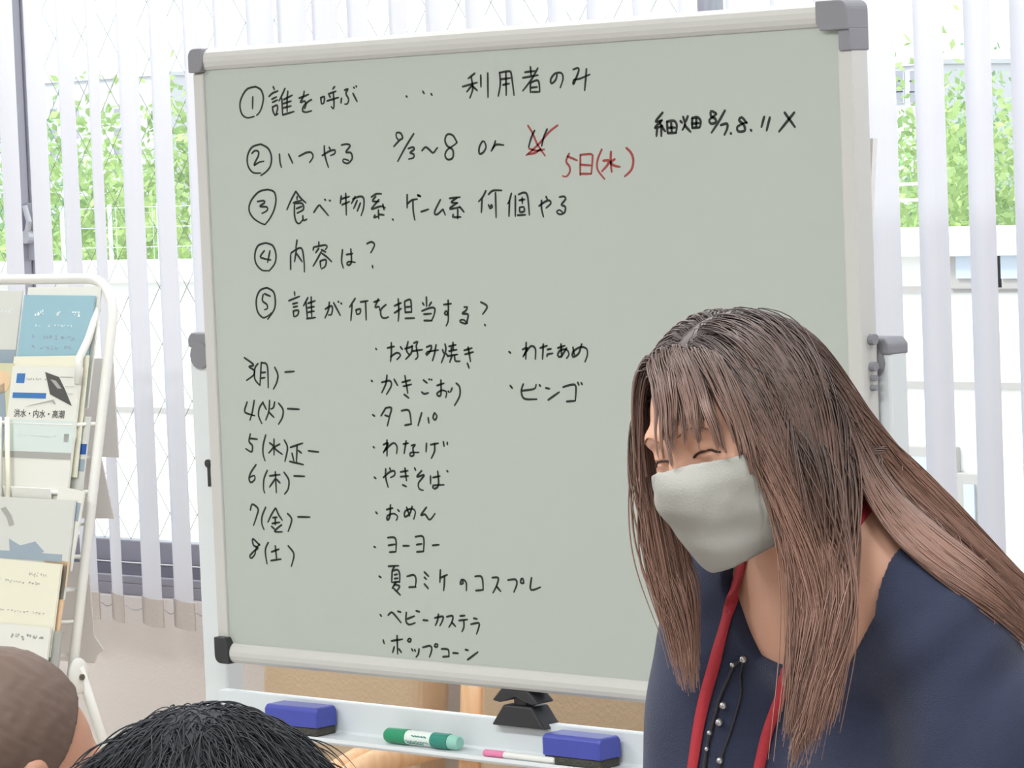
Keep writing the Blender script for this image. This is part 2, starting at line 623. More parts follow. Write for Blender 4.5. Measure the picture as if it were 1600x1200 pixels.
M_leaf = leaf_mat('tree_leaves', rgb(146, 178, 112), rgb(200, 222, 150))
M_leaf2 = leaf_mat('tree_leaves_deep', rgb(130, 168, 126), rgb(182, 212, 158))
M_bark = mat('bark', rgb(110, 95, 80), 0.9, 0.1, 0.2, 10)

def tree(u, vtop, Y, rx, label, mt, seed):
    r = np.random.default_rng(seed)
    p = at_y(u, vtop, Y)
    zt = p[2]
    cx = p[0]
    t = thing('tree', label, 'tree', (cx, Y, GZ), 'trees outside')
    hz = (zt - GZ) * 0.42
    cz = zt - hz
    m = MB()
    m.tube([(cx, Y, GZ), (cx + .05, Y, (GZ + cz) / 2), (cx, Y, cz)], [0.16, 0.13, 0.06], 10)
    for k in range(6):
        d = r.normal(size=3); d[2] = abs(d[2]); d /= np.linalg.norm(d)
        m.tube([(cx, Y, cz - hz * .5), (cx + d[0] * rx * .6, Y + d[1] * rx * .6, cz - hz * .3 + d[2] * hz * .7)], [0.06, 0.02], 6)
    mk(m, 'trunk', M_bark, t, smooth=True)
    n = 15000
    # clumps
    K = 60
    cl = r.normal(size=(K, 3)); cl /= np.linalg.norm(cl, axis=1)[:, None]
    cl *= (0.55 + 0.4 * r.random((K, 1)))
    idx = r.integers(0, K, n)
    q = cl[idx] + r.normal(size=(n, 3)) * 0.13
    q = q * np.array([rx, rx, hz]) + np.array([cx, Y, cz])
    a1 = r.normal(size=(n, 3)); a1 /= np.linalg.norm(a1, axis=1)[:, None]
    a2 = np.cross(a1, r.normal(size=(n, 3))); a2 /= np.linalg.norm(a2, axis=1)[:, None]
    s = (0.026 + 0.024 * r.random((n, 1)))
    vs = np.stack([q - a1 * s, q + a2 * s * .55, q + a1 * s, q - a2 * s * .55], 1).reshape(-1, 3)
    m = MB()
    m.add(vs, [(4 * i, 4 * i + 1, 4 * i + 2, 4 * i + 3) for i in range(n)])
    mk(m, 'foliage', mt, t)
tree(130, 205, 12.0, 1.35, 'green leafy tree outside behind the left slats', M_leaf, 1)
tree(60, 182, 17.5, 1.6, 'deeper green tree outside at the far left, standing behind the leafy one', M_leaf2, 2)
tree(265, 188, 15.0, 1.35, 'yellow-green tree outside beside the left edge of the whiteboard', M_leaf, 3)
tree(1420, 152, 13.0, 1.3, 'bright green tree outside beside the right edge of the whiteboard', M_leaf, 5)
tree(1530, 136, 17.5, 1.5, 'tall light green tree outside behind the middle right slats', M_leaf, 6)
tree(1610, 122, 21.5, 1.6, 'deeper green tree outside at the far right edge of the window', M_leaf2, 7)

def tower(name, label, Y, u0, u1, vtop, cols, rows, ua, ub, va, vb, mw):
    xa, xb = at_y(u0, vtop, Y)[0], at_y(u1, vtop, Y)[0]
    zt = at_y((u0 + u1) / 2, vtop, Y)[2]
    t = thing(name, label, 'building', ((xa + xb) / 2, Y + 4, GZ))
    m = MB(); m.box((xa, Y, GZ), (xb, Y + 8, zt)); mk(m, 'wall', mw, t)
    m = MB(); m.box((xa - .15, Y - .15, zt), (xb + .15, Y + 8.15, zt + .25)); mk(m, 'roof_edge', mw, t)
    for i in range(cols):
        for j in range(rows):
            u = ua + (ub - ua) * i / max(cols - 1, 1)
            v = va + (vb - va) * j / max(rows - 1, 1)
            p = at_y(u, v, Y)
            m = MB(); m.box((p[0] - .34, Y - .08, p[2] - .32), (p[0] + .34, Y - .001, p[2] + .32)); f = mk(m, 'window', mw, t)
            m = MB(); m.box((p[0] - .28, Y - .1, p[2] - .26), (p[0] + .28, Y - .0805, p[2] + .26)); mk(m, 'pane', M_dark, f)
    return t
tower('apartment_building', 'pale apartment block far outside with rows of small dark windows, left', 150.0, -40, 250, 128, 4, 4, 84, 184, 176, 268, M_pale)
tower('apartment_building', 'grey blue apartment block far outside just left of the whiteboard', 170.0, 222, 330, 150, 3, 3, 236, 290, 172, 226, mat('far_facade_grey', rgb(196, 200, 214), .8, .2, .03, .3))
tower('apartment_building', 'grey block with dark windows far outside right of the whiteboard', 150.0, 1330, 1470, 104, 3, 3, 1405, 1455, 118, 152, M_pale)

# utility pole with cross arms at right
p = at_y(1442, 350, 10.9)
ut = thing('utility_pole', 'thin pale pole with cross arms standing outside in front of the right trees', 'pole', (p[0], 10.9, GZ))
p = at_y(1437, 262, 10.9)
m = MB(); m.tube([(p[0], 10.9, GZ), (p[0], 10.9, p[2])], [0.02, 0.012], 10); mk(m, 'shaft', M_pale, ut, smooth=True)
for dz in (0.08, 0.16):
    m = MB(); m.box((p[0] - .12, 10.885, p[2] - dz - .008), (p[0] + .12, 10.895, p[2] - dz + .008)); mk(m, 'cross_arm', M_pale, ut)
# rooftop wires
for (va, vb, Y) in ((330, 296, 12.4), (346, 318, 12.6)):
    pass
# ------------------------------------------------------------------ whiteboard on its stand
ZT = 1.75
BW, BH = 1.2, 0.9
M_face = mat('whiteboard_enamel', rgb(177, 184, 177), 0.35, 0.35, 0.012, 3)
M_rail = mat('board_rail', rgb(196, 196, 192), 0.4, 0.4, 0.02, 8)
M_capg = mat('grey_corner_plastic', rgb(132, 132, 138), 0.5, 0.4, 0.03, 20)
M_capk = mat('black_corner_plastic', rgb(48, 49, 52), 0.5, 0.4, 0.03, 20)
M_post = mat('painted_steel', rgb(214, 220, 222), 0.4, 0.4, 0.02, 8)
M_ink = mat('black_marker_ink', rgb(46, 50, 46), 0.6, 0.2, 0.18, 90)
M_ink_red = mat('red_marker_ink', rgb(150, 70, 66), 0.6, 0.2, 0.18, 90)
M_blackp = mat('black_plastic', rgb(42, 43, 46), 0.45, 0.5, 0.04, 20)
wb = thing('whiteboard', 'large rolling whiteboard covered with handwritten Japanese notes in front of the window', 'whiteboard', (0.6, 0.05, 0))
m = MB(); m.box((0.012, 0.0, ZT - BH + 0.02), (BW - 0.012, 0.022, ZT - 0.02)); mk(m, 'writing_panel', M_face, wb)

def rail_profile(h, d0, d1, n=7):
    """bulging cross section: (y, z) from top to bottom"""
    pts = []
    for i in range(n + 1):
        a = math.pi * i / n
        pts.append((d0 - 0.012 * math.sin(a), h / 2 * math.cos(a)))
    pts += [(d1, -h / 2), (d1, h / 2)]
    return pts
m = MB()
m.prism([(y, ZT - 0.016 + z) for y, z in rail_profile(0.032, 0.002, 0.03)], 0.026, BW - 0.044, 'x'); mk(m, 'frame_rail', M_rail, wb, bevel=0.001)
m = MB()
m.prism([(y, ZT - BH + 0.0145 + z) for y, z in rail_profile(0.030, 0.002, 0.03)], 0.026, BW - 0.044, 'x'); mk(m, 'frame_rail', M_rail, wb, bevel=0.001)
m = MB(); m.box((0.0, -0.004, ZT - BH + 0.036), (0.022, 0.03, ZT - 0.034)); mk(m, 'side_rail', M_rail, wb, bevel=0.003)
m = MB(); m.box((BW - 0.022, -0.004, ZT - BH + 0.05), (BW, 0.03, ZT - 0.06)); mk(m, 'side_rail', M_rail, wb, bevel=0.003)
# corner caps
def cap(x0, x1, z0, z1, mt, left, top):
    m = MB()
    # rounded outer corner outline in x, z
    r = 0.012
    pts = []
    xo, xi = (x0, x1) if left else (x1, x0)
    zo, zi = (z1, z0) if top else (z0, z1)
    sx = 1 if left else -1
    sz = -1 if top else 1
    for i in range(6):
        a = math.pi / 2 * i / 5
        pts.append((xo + sx * r * (1 - math.cos(a)), zo + sz * r * (1 - math.sin(a))))
    pts += [(xi, zo), (xi, zi - sz * 0.010), (xi - sx * 0.006, zi), (xo, zi)]
    m.prism(pts, -0.0125, 0.032, 'y')
    return mk(m, 'corner_cap', mt, wb, bevel=0.002)
cap(0.0, 0.03, ZT - 0.034, ZT + 0.001, M_capg, True, True)
cap(BW - 0.048, BW + 0.001, ZT - 0.036, ZT + 0.001, M_capg, False, True)
m = MB(); m.box((BW - 0.017, -0.008, ZT - 0.062), (BW + 0.001, 0.032, ZT - 0.034)); mk(m, 'corner_cap', M_capg, wb, bevel=0.002)
o = cap(0.0, 0.03, ZT - BH - 0.001, ZT - BH + 0.038, M_capk, True, False); o['label'] = 'black lower corner cap'
o = cap(BW - 0.03, BW, ZT - BH - 0.001, ZT - BH + 0.038, M_capk, False, False); o['label'] = 'black lower corner cap'
# back plate
m = MB(); m.box((0.02, 0.0225, ZT - BH + 0.03), (BW - 0.02, 0.028, ZT - 0.03)); mk(m, 'back_sheet', M_rail, wb)
# posts
PY0, PY1 = 0.034, 0.07
for sx, (ua, va) in ((0, (307, 530)), (1, (1370, 540))):
    zt = on_y(ua, va, PY0)[2]
    if sx == 0:
        xa, xb = on_y(318, 1042, PY0)[0], on_y(354, 1042, PY0)[0]
    else:
        xb = on_y(1391, 560, PY0)[0]
        xa = xb - 0.055
    m = MB(); m.box((xa, PY0, 0.10), (xb, PY1, zt - 0.004)); mk(m, 'post', M_post, wb, bevel=0.004)
    m = MB()
    m.prism([(xa - .001, zt - 0.012), (xb + .001, zt - 0.012), (xb + .001, zt + 0.002), (xb - 0.006, zt + 0.010), (xa + 0.006, zt + 0.010), (xa - .001, zt + 0.002)], PY0 - .002, PY1 + .002, 'y')
    c = mk(m, 'post_cap', M_capg, wb, bevel=0.003)
    # pivot bracket between post and board
    m = MB(); xm = (xa + xb) / 2
    m.tube([(xm, 0.03, 1.30), (xm, PY0 + .002, 1.30)], 0.02, 14)
    mk(m, 'pivot', M_capg, wb)
    if sx == 0:
        q = on_y(326, 724, PY0 - .0006); q2 = on_y(328, 760, PY0 - .0006)
        m = MB(); m.tube([(q[0], PY0, q[2]), (q[0], PY0 - 0.0035, q[2])], 0.006, 14)
        m.box((q[0] - 0.0028, PY0 - 0.0015, q2[2]), (q[0] + 0.0028, PY0 - 0.0001, q[2]))
        s = mk(m, 'slot', M_blackp, wb); s['label'] = 'small black keyhole slot on the post'
        XL0, XL1 = xa, xb
    else:
        XR0, XR1 = xa, xb
        for vv, r in ((530, .007), (572, .006), (590, .004), (605, .004)):
            q = on_y(1347, vv, 0.02)
            m = MB(); m.tube([(BW + 0.0005, 0.015, q[2]), (BW + 0.008, 0.015, q[2])], r, 10); mk(m, 'bolt', M_capg, wb)
    # foot with casters
    m = MB(); m.tube([(xm, -0.24, 0.075), (xm, -0.2, 0.10), (xm, 0.12, 0.10), (xm, 0.16, 0.075)], 0.02, 10); ft = mk(m, 'foot', M_post, wb, smooth=True)
    for yy in (-0.22, 0.14):
        m = MB(); m.tube([(xm - .012, yy, 0.028), (xm + .012, yy, 0.028)], 0.028, 18); m.box((xm - .016, yy - .008, .03), (xm + .016, yy + .008, .085))
        mk(m, 'caster', M_blackp, ft)
m = MB(); m.box((XL1, PY0 + .006, 0.28), (XR0, PY1 - .006, 0.32)); mk(m, 'lower_bar', M_post, wb, bevel=0.003)
# tray: back plate, floor and lip
TY = 0.016
tz1 = on_y(640, 1109, TY)[2]
tz0 = tz1 - 0.047
m = MB()
m.prism([(TY + 0.018, tz1), (TY, tz1), (TY - 0.001, tz0 + 0.006), (TY - 0.006, tz0 + 0.003), (TY - 0.051, tz0 + 0.003), (TY - 0.053, tz0 + 0.005),
         (TY - 0.055, tz0 + 0.005), (TY - 0.057, tz0), (TY - 0.053, tz0 - 0.004), (TY + 0.018, tz0 - 0.004)], XL1, XR0, 'x')
mk(m, 'tray', M_post, wb, bevel=0.0012)
TF = tz0 + 0.003      # tray floor height
# lock knob on the tray
kx = on_y(803, 1110, TY - .02)[0]
m = MB()
zb = tz1 - 0.006
m.prism([(kx - 0.050, zb), (kx + 0.050, zb), (kx + 0.026, tz1 + 0.008 + 0.016), (kx - 0.026, tz1 + 0.008 + 0.016)], TY - 0.014, TY + 0.022, 'y')
m.prism([(kx - 0.012, tz1 + 0.008 + 0.014), (kx + 0.012, tz1 + 0.008 + 0.014), (kx + 0.012, tz1 + 0.008 + 0.03), (kx - 0.012, tz1 + 0.008 + 0.03)], TY - 0.008, TY + 0.012, 'y')
m.prism([(kx - 0.044, tz1 + 0.008 + 0.021), (kx - 0.030, tz1 + 0.008 + 0.019), (kx, tz1 + 0.008 + 0.028), (kx + 0.030, tz1 + 0.008 + 0.019), (kx + 0.044, tz1 + 0.008 + 0.022), (kx + 0.024, tz1 + 0.008 + 0.040), (kx - 0.024, tz1 + 0.008 + 0.040)], TY - 0.018, TY + 0.016, 'y')
o = mk(m, 'lock_knob', M_blackp, wb, bevel=0.003); o['label'] = 'black plastic lock knob'
# panel edge behind the right side of the board
M_panel = mat('grey_panel', rgb(188, 180, 176), 0.6, 0.3, 0.03, 6)
M_edge = mat('white_panel_edge', rgb(236, 234, 230), 0.5, 0.3, 0.02, 6)
YP = 0.085
pa, pb = on_y(1365, 216, YP), on_y(1350, 530, YP)
dirv = (pb - pa) / np.linalg.norm(pb - pa)
pp = thing('display_panel', 'thin grey panel with white edge poking out behind the right side of the whiteboard', 'panel', (pa[0] - .2, YP, pb[2] - .3))
pc = pa + dirv * 0.62
m = MB(); m.prism([(pa[0] - 0.006, pa[2] - .006), (pa[0] - 0.42, pa[2] - 0.012), (pa[0] - 0.42, pc[2]), (pc[0] - .006, pc[2])], YP, YP + 0.006, 'y'); mk(m, 'sheet', M_panel, pp)
m = MB(); m.prism([(pa[0], pa[2]), (pa[0] - 0.006, pa[2] - .006), (pc[0] - 0.006, pc[2]), (pc[0], pc[2])], YP - 0.001, YP + 0.008, 'y'); m.prism([(pa[0], pa[2]), (pa[0] - 0.42, pa[2] - .006), (pa[0] - .42, pa[2] - .012), (pa[0] - .006, pa[2] - .006)], YP - .001, YP + .008, 'y'); mk(m, 'edge_trim', M_edge, pp)

# ------------------------------------------------------------------ the handwriting (strokes traced by hand, laid on the panel)
CROPS = {'A': (350, 90, 4.5714), 'B': (600, 90, 4.5714), 'C': (950, 120, 4.5714), 'D': (370, 270, 5.0), 'E': (610, 270, 5.0),
         'F': (360, 530, 5.0), 'G': (560, 520, 4.0), 'H': (360, 680, 5.0), 'I': (560, 770, 4.284)}
TEXT = [
 ('numbered note one, who to invite', 'k', [
  ('A', "225,208 165,225 125,285 113,345 128,405 165,430 215,420;222,207 262,230 280,285 270,350 250,395 232,412;205,280 203,365"),
  ('A', "350,208 360,230;320,278 345,255 385,238;340,298 375,280;345,320 382,302;345,350 350,385 365,415;350,352 378,340 382,365 372,400;365,410 385,400;435,220 415,265 392,310;412,290 415,350 418,410;425,300 455,285 488,268;455,240 450,300 450,385;420,330 480,310;422,360 480,345;418,410 500,385"),
  ('A', "535,290 575,275 605,262;572,240 565,280 545,320 575,310 585,335 575,365;625,300 600,315 570,345 560,380 585,390 625,380"),
  ('A', "690,285 695,330;690,288 715,280 712,325 695,330;790,207 775,225;745,260 800,240;750,270 760,285;735,310 818,285;780,250 785,330 780,365 765,350"),
  ('A', "860,232 885,225 870,255 890,300 880,330 862,332;838,290 835,325;920,255 950,315;925,212 931,219;942,203 947,210;1300,275 1308,283;1418,240 1430,258;1478,258 1486,270"),
  ('B', "648,112 600,150;560,208 665,178;622,140 632,200 630,240 612,288;630,195 590,245;632,205 665,235;690,125 692,210;740,110 742,285"),
  ('B', "825,105 830,190 815,275;825,108 895,98 910,130 928,270;835,155 905,145;848,195 895,185;870,105 872,270"),
  ('B', "1045,65 1050,130;1005,105 1080,95;990,145 1100,125;1098,75 1050,160 990,238;1045,180 1045,250;1045,180 1100,165 1112,245;1050,215 1095,210;1055,245 1105,245"),
  ('B', "1235,120 1225,160 1195,185 1190,155 1220,115 1265,110 1278,150 1258,215;1350,85 1385,75 1390,95 1370,150 1352,192 1355,160 1400,150 1470,120;1445,80 1440,150 1432,235")]),
 ('numbered note two, when to hold it', 'k', [
  ('A', "262,618 200,640 168,700 170,770 205,820 262,825;262,618 315,650 338,710 330,775 300,815 262,843;198,685 220,665 245,672 245,700 220,750 215,770 215,770 250,748 285,740"),
  ('A', "395,690 400,750 410,785;460,690 490,755;535,705 590,678 625,680 635,710 610,750;700,700 750,670 790,660 790,685 760,700;750,640 760,660;715,630 720,700 745,785;838,625 875,618 900,630 870,675 905,680 915,720 885,755 850,745 855,725 890,735"),
  ('B', "70,635 110,590 132,575 118,540 88,538 88,570 105,590;212,543 155,635 97,742;172,650 205,640 215,655 185,680 212,690 210,715 175,725;270,665 295,640 320,655 350,680 375,650 382,643;520,605 490,555 450,550 435,590 450,630 490,660 490,715 455,728 435,700 450,660 500,625 522,605"),
  ('B', "700,600 680,640 680,685 705,680 728,640 715,600 700,598;795,595 785,630 765,668;775,650 800,622 855,625;1075,520 1050,575 1032,640;1165,510 1140,570 1125,632")]),
 ('red crossing out and red date', 'r', [
  ('B', "1027,485 1060,540 1095,620 1150,702;1240,483 1180,530 1120,600 1060,660 1015,698;1035,650 1090,665 1145,655;1030,690 1080,680 1120,650"),
  ('B', "1322,685 1300,740 1325,780 1325,820 1300,850 1275,845;1310,705 1380,735;1402,695 1400,840;1402,695 1480,690 1488,720 1480,830;1405,765 1480,770;1402,830 1480,830;1555,655 1525,730 1525,800 1575,868"),
  ('C', "20,535 18,600 25,680;-35,600 5,598 -5,630 -45,675;48,588 18,612 45,635 85,643;130,508 165,545 180,600 165,665 118,712")]),
 ('numbered note three, food and games', 'k', [
  ('D', "240,130 170,150 110,220 95,290 125,350 180,390 220,405;240,130 290,150 305,210 290,290 255,360 218,405;160,225 210,218 215,235 180,262 235,268 235,295 195,318"),
  ('D', "460,145 420,220 390,290;460,145 500,200 540,235;470,185 470,210;440,235 505,215;460,240 510,240 520,285 470,315;450,240 450,330 465,385 490,395 515,365;465,280 510,262;515,335 520,372 548,362"),
  ('D', "600,310 640,255 660,270 715,335;685,208 695,215;722,215 732,220;815,180 808,240;815,205 880,185;850,160 855,330;820,250 880,225;925,185 895,240;905,205 960,185 990,200 990,270 970,335;940,215 912,280;965,235 940,300"),
  ('D', "1050,190 1090,165 1130,165;1085,185 1060,220 1110,225;1110,210 1050,280;1055,285 1125,262 1160,275;1140,245 1150,290;1105,290 1108,360;1080,330 1070,350 1105,340;1110,325 1150,330;1215,362 1222,370"),
  ('E', "130,170 130,245 130,275;130,245 165,215 210,205;175,215 178,300 190,370;212,172 235,188;214,180 233,180;238,305 298,285;390,210 350,290 345,320 365,325 410,285 410,285 428,330"),
  ('E', "460,200 545,190;520,195 475,230 525,235;520,235 465,275 475,282 545,268;540,265 575,308;525,285 525,358;490,325 485,348;495,348 550,345"),
  ('E', "745,140 720,190 688,225;715,200 710,310;765,170 800,140 870,138;820,155 825,350;765,250 775,270 790,250 795,270 775,280"),
  ('E', "945,160 925,230 915,240;930,220 925,340;975,180 975,340;1000,170 1040,155 1070,180 1085,330;1005,215 1050,208;1028,195 1030,240;1010,270 1010,305 1045,300 1040,268 1010,270;992,332 1055,328"),
  ('E', "1160,260 1200,230 1240,215 1252,240 1215,275;1215,185 1225,210;1180,215 1180,280 1195,345;1320,190 1355,185 1368,205 1335,250 1365,265 1360,310 1320,325 1298,305 1320,290 1345,310")]),
 ('numbered note four, a question', 'k', [
  ('D', "225,548 165,570 140,640 150,710 195,760 245,765;225,548 280,570 305,640 295,710 250,768;215,608 183,655 210,670 265,682;258,610 240,700"),
  ('D', "470,525 460,590;420,755 420,640 430,620;430,622 480,590 510,600 525,700 527,775;465,600 450,695;465,630 510,695;640,540 640,570;600,580 595,605;605,580 690,565 705,580 690,600;640,590 615,625;660,600 695,620;660,615 630,670 595,730;665,630 705,660 740,695;650,690 655,740;650,690 695,680 690,730 660,750"),
  ('D', "825,600 818,690 832,745;855,640 905,630;890,595 895,690 880,720 860,715 870,695 925,700;1015,555 1050,540 1075,560 1060,600 1045,625;1058,725 1062,745")]),
 ('numbered note five, who does what', 'k', [
  ('D', "235,898 180,920 152,990 160,1080 200,1130 240,1120 270,1095;235,898 285,930 300,1000 290,1070 240,1145;205,950 200,1000 235,1030 238,1060 215,1070;215,945 262,965"),
  ('D', "450,930 452,960;405,1000 490,965;435,1025 475,1015;440,1050 475,1042;440,1080 445,1125;440,1080 480,1075 475,1110 450,1125;555,975 520,1040;540,1010 550,1135;555,1020 612,1000;580,970 585,1125;555,1055 605,1045;555,1090 605,1080;545,1140 615,1130"),
  ('D', "690,1065 740,1040 745,1080 735,1110 715,1110;722,1010 715,1070 688,1135;755,1015 808,1115;790,1005 797,1012;812,1018 820,1026;925,980 880,1050;900,1030 890,1155;965,1010 1025,1000;1005,1005 1010,1150;930,1070 935,1100;930,1072 965,1065 960,1100 935,1105"),
  ('D', "1070,1010 1115,995;1105,985 1080,1050 1110,1045 1115,1075;1165,1030 1125,1070 1130,1125 1160,1135 1185,1125"),
  ('E', "30,1040 85,1015;60,985 65,1080 60,1160;30,1095 85,1060;110,1010 115,1095;110,1005 150,990 160,1010 165,1090;120,1050 158,1045;118,1090 165,1088;115,1138 188,1135;280,970 282,1045;250,1015 262,1035;320,1010 300,1040;245,1080 310,1055 345,1060 340,1110 320,1155;260,1105 320,1100;262,1155 325,1155"),
  ('E', "415,1030 475,1022;450,995 452,1080 440,1110 422,1100 435,1080 450,1100 450,1160 435,1195;575,1050 600,1050 590,1075 560,1100 605,1105 600,1150 590,1178 545,1165 548,1150 575,1150 600,1178;705,1010 755,1045 720,1105;735,1185 742,1195")]),
 ('list of dates and weekdays', 'k', [
  ('F', "108,145 165,185 180,205 145,215 185,245 180,280 125,322;215,190 190,230 190,310 230,362;240,180 235,280 230,360;240,185 275,190 290,230 295,380;240,262 275,258;240,305 270,300;345,220 370,280 360,340 335,390;425,257 500,252"),
  ('F', "130,490 110,560 130,580 190,598;185,478 170,570 152,632;255,490 225,540 220,600 245,660;255,500 280,550;345,490 335,535 315,545;305,478 300,560 275,632;300,570 340,612;375,500 410,550 405,610 375,665;445,543 538,548"),
  ('F', "155,740 145,800 170,830 165,880 118,855;150,775 210,782;275,748 255,830 255,900 270,950;340,780 340,905;305,810 335,840 298,890;385,820 345,850 405,900;420,788 445,850 425,955;468,845 565,812;520,830 515,970;530,870 555,890;480,890 495,950;462,955 570,980;608,872 690,882"),
  ('H', "200,230 160,290 145,340 160,370 190,345 185,315 150,330;288,275 262,340 258,420 268,452;305,318 388,308;350,285 358,450;350,340 305,405;360,345 388,375;418,290 455,350 450,420 422,460;495,318 580,322"),
  ('H', "155,585 170,540 215,575 205,630 180,705;275,562 248,630 245,690 262,738;350,570 320,620 292,680;355,572 375,620 405,665;330,645 365,640;350,645 350,700;325,690 385,680;320,712 345,735;400,700 345,750 405,755;445,612 478,660 450,752;525,638 622,640"),
  ('H', "228,860 175,810 180,860 215,880 185,905 150,945 165,960 190,930 200,885 228,850;295,838 272,900 285,1005;350,865 360,970;320,912 380,890;315,980 395,968;450,865 495,930 475,1025")]),
 ('list of festival ideas', 'k', [
  ('G', "108,98 113,106;180,95 225,85;205,62 205,130 200,180;200,150 240,125 262,140 240,168;262,88 275,105;310,55 300,110 320,140;290,100 340,85;335,80 330,125 295,165;345,65 370,55 360,80;360,80 370,150 355,165;335,115 400,105;425,90 455,80 450,110 425,140 430,120 500,108;485,75 475,130 462,175;540,70 545,110 518,188;525,105 532,128;548,130 560,150;565,85 610,75;590,60 592,110;565,115 615,105;580,90 580,130;560,145 620,135;585,140 570,185;600,140 605,175 635,178;660,110 710,95;665,135 718,120;685,90 700,180;680,190 692,222"),
  ('G', "80,298 88,306;145,310 195,300 205,330 175,385;178,265 170,320 145,375;222,290 245,330;272,310 325,295;280,335 332,322;290,268 308,378;285,385 315,408;405,295 430,315;395,370 410,382 438,375;440,290 446,293;455,292 460,295;490,330 535,315;515,295 515,385 500,395 490,380 520,360 550,370 545,405;560,365 568,372;585,345 575,370;610,315 632,340 632,395 600,455"),
  ('G', "88,512 102,522;170,470 140,520;170,470 205,470 195,520 180,582;165,515 192,525;268,488 315,487 330,570;290,578 332,570;395,500 372,580;435,530 440,565;475,500 465,530 480,545 490,520 475,500"),
  ('G', "92,712 100,720;178,670 178,770;155,700 185,690 155,750;160,740 215,690 240,710 238,755;280,695 312,690;298,675 285,755;330,705 355,700 340,720 345,765 325,770 325,750 378,748;425,690 422,745;450,700 500,690;475,690 475,740 455,785;530,680 535,710;555,685 555,700"),
  ('G', "98,902 110,912;155,905 195,870 225,865 225,890 200,905;195,845 200,860;170,850 170,905 185,965;262,870 310,862;262,900 312,895;290,845 300,925;275,950 300,962;350,845 358,860;395,862 365,900 410,890 375,940 380,975 405,985;450,895 450,945;465,905 510,895;495,865 500,950 475,975 465,955 535,950;552,862 560,870"),
  ('G', "108,1120 118,1132;175,1105 215,1095;200,1075 195,1150 180,1170 180,1145 220,1130 245,1150 235,1172;245,1105 255,1118;335,1085 320,1130 290,1150 292,1115 335,1100 355,1120 345,1165;300,1090 320,1145;425,1090 390,1140 415,1135 445,1168 478,1130"),
  ('I', "103,360 115,366;195,300 240,300 252,330 250,395;200,352 245,345;208,398 250,395;298,355 340,355;380,295 425,290 438,320 435,392;388,348 425,342;390,396 437,392;495,352 540,348"),
  ('I', "138,558 152,568;200,492 270,488;240,495 225,520;225,525 222,600;225,525 260,515 275,540 275,600;240,550 262,545;240,575 265,572;230,600 275,595;250,600 225,640;240,615 275,625 255,660;235,640 280,685;325,560 370,550 385,580 380,630;338,632 385,630;440,530 470,560;440,565 455,580;440,610 468,642;548,515 545,600;548,570 595,548;575,555 575,600 570,655;690,580 680,610 700,605 695,580 720,600 722,655;780,560 825,565 835,650;785,655 835,650;895,568 935,570 925,620 900,670;922,625 952,660;1000,585 1050,580 1060,610 1040,665;1090,575 1085,600 1105,605 1100,575 1090,575;1158,568 1150,640 1170,650 1218,632"),
  ('I', "145,815 155,828;198,820 220,800 240,815 285,870;262,793 285,800;320,800 318,860 340,882 380,870;325,845 375,825;385,790 410,797;432,852 465,855;510,838 565,828 560,860 545,890;535,812 530,850 515,888;590,830 630,825 625,865 605,900;625,868 650,895;680,825 712,822;672,855 730,848;705,855 705,900 692,930;770,840 795,845;752,880 805,872 805,900 790,945"),
  ('I', "165,985 172,1010;220,992 295,980;258,955 262,1080;240,1030 228,1070;270,1045 288,1070;340,975 328,990 345,998 352,980 340,975;355,1045 365,1060;375,1050 382,1062;405,1045 400,1080 385,1100;430,1035 480,1025 490,1050 475,1100;515,1012 508,1028 525,1032 530,1015 515,1012;555,1045 600,1050 605,1090;565,1098 608,1095;632,1072 668,1075;715,1050 735,1055;730,1118 800,1065")]),
 ('two more festival ideas', 'k', [
  ('G', "940,118 952,128;1048,60 1045,165;1025,105 1055,95 1028,150;1035,140 1075,85 1105,100 1105,165;1135,95 1180,80;1155,70 1150,165;1180,105 1205,100;1178,148 1182,135 1215,128;1245,95 1290,80;1265,70 1270,150;1300,95 1265,150 1245,140 1260,110 1300,105 1315,135 1300,160;1340,90 1350,140;1395,70 1375,130 1340,150 1340,120 1385,90 1425,100 1430,140 1415,182"),
  ('G', "948,330 962,348;1030,320 1018,360 1025,400 1050,415 1115,415;1020,362 1080,355 1105,345 1110,322;1130,325 1138,335;1170,345 1195,350;1185,420 1255,370;1278,340 1330,325 1358,335 1355,425;1300,430 1355,425;1370,310 1378,328;1392,312 1398,325")]),
 ('name and dates at upper right', 'k', [
  ('C', "390,255 340,320 385,310;385,310 335,365 390,350;350,375 345,425;380,350 380,425;370,330 400,380 410,390;420,320 425,400;420,320 470,315 490,345 485,400;450,330 455,395;430,365 480,362;425,402 488,400;535,285 550,340 530,380;515,315 530,330;570,280 555,320;545,345 590,395;600,295 600,365;600,295 640,290 662,320 655,360;630,295 630,360;600,335 655,330;600,365 655,362"),
  ('C', "770,260 735,245 735,280 765,300 770,325 735,335 722,310 750,285 775,265;835,240 790,320 738,400;805,345 850,335 850,370 830,415;875,402 880,410;990,330 955,290 935,310 970,345 975,385 930,390 922,360 960,335 992,325;1018,378 1025,388;1115,285 1095,360;1155,290 1132,385;1260,255 1335,360;1330,255 1220,392")]),
]
INK_Y = -0.0004
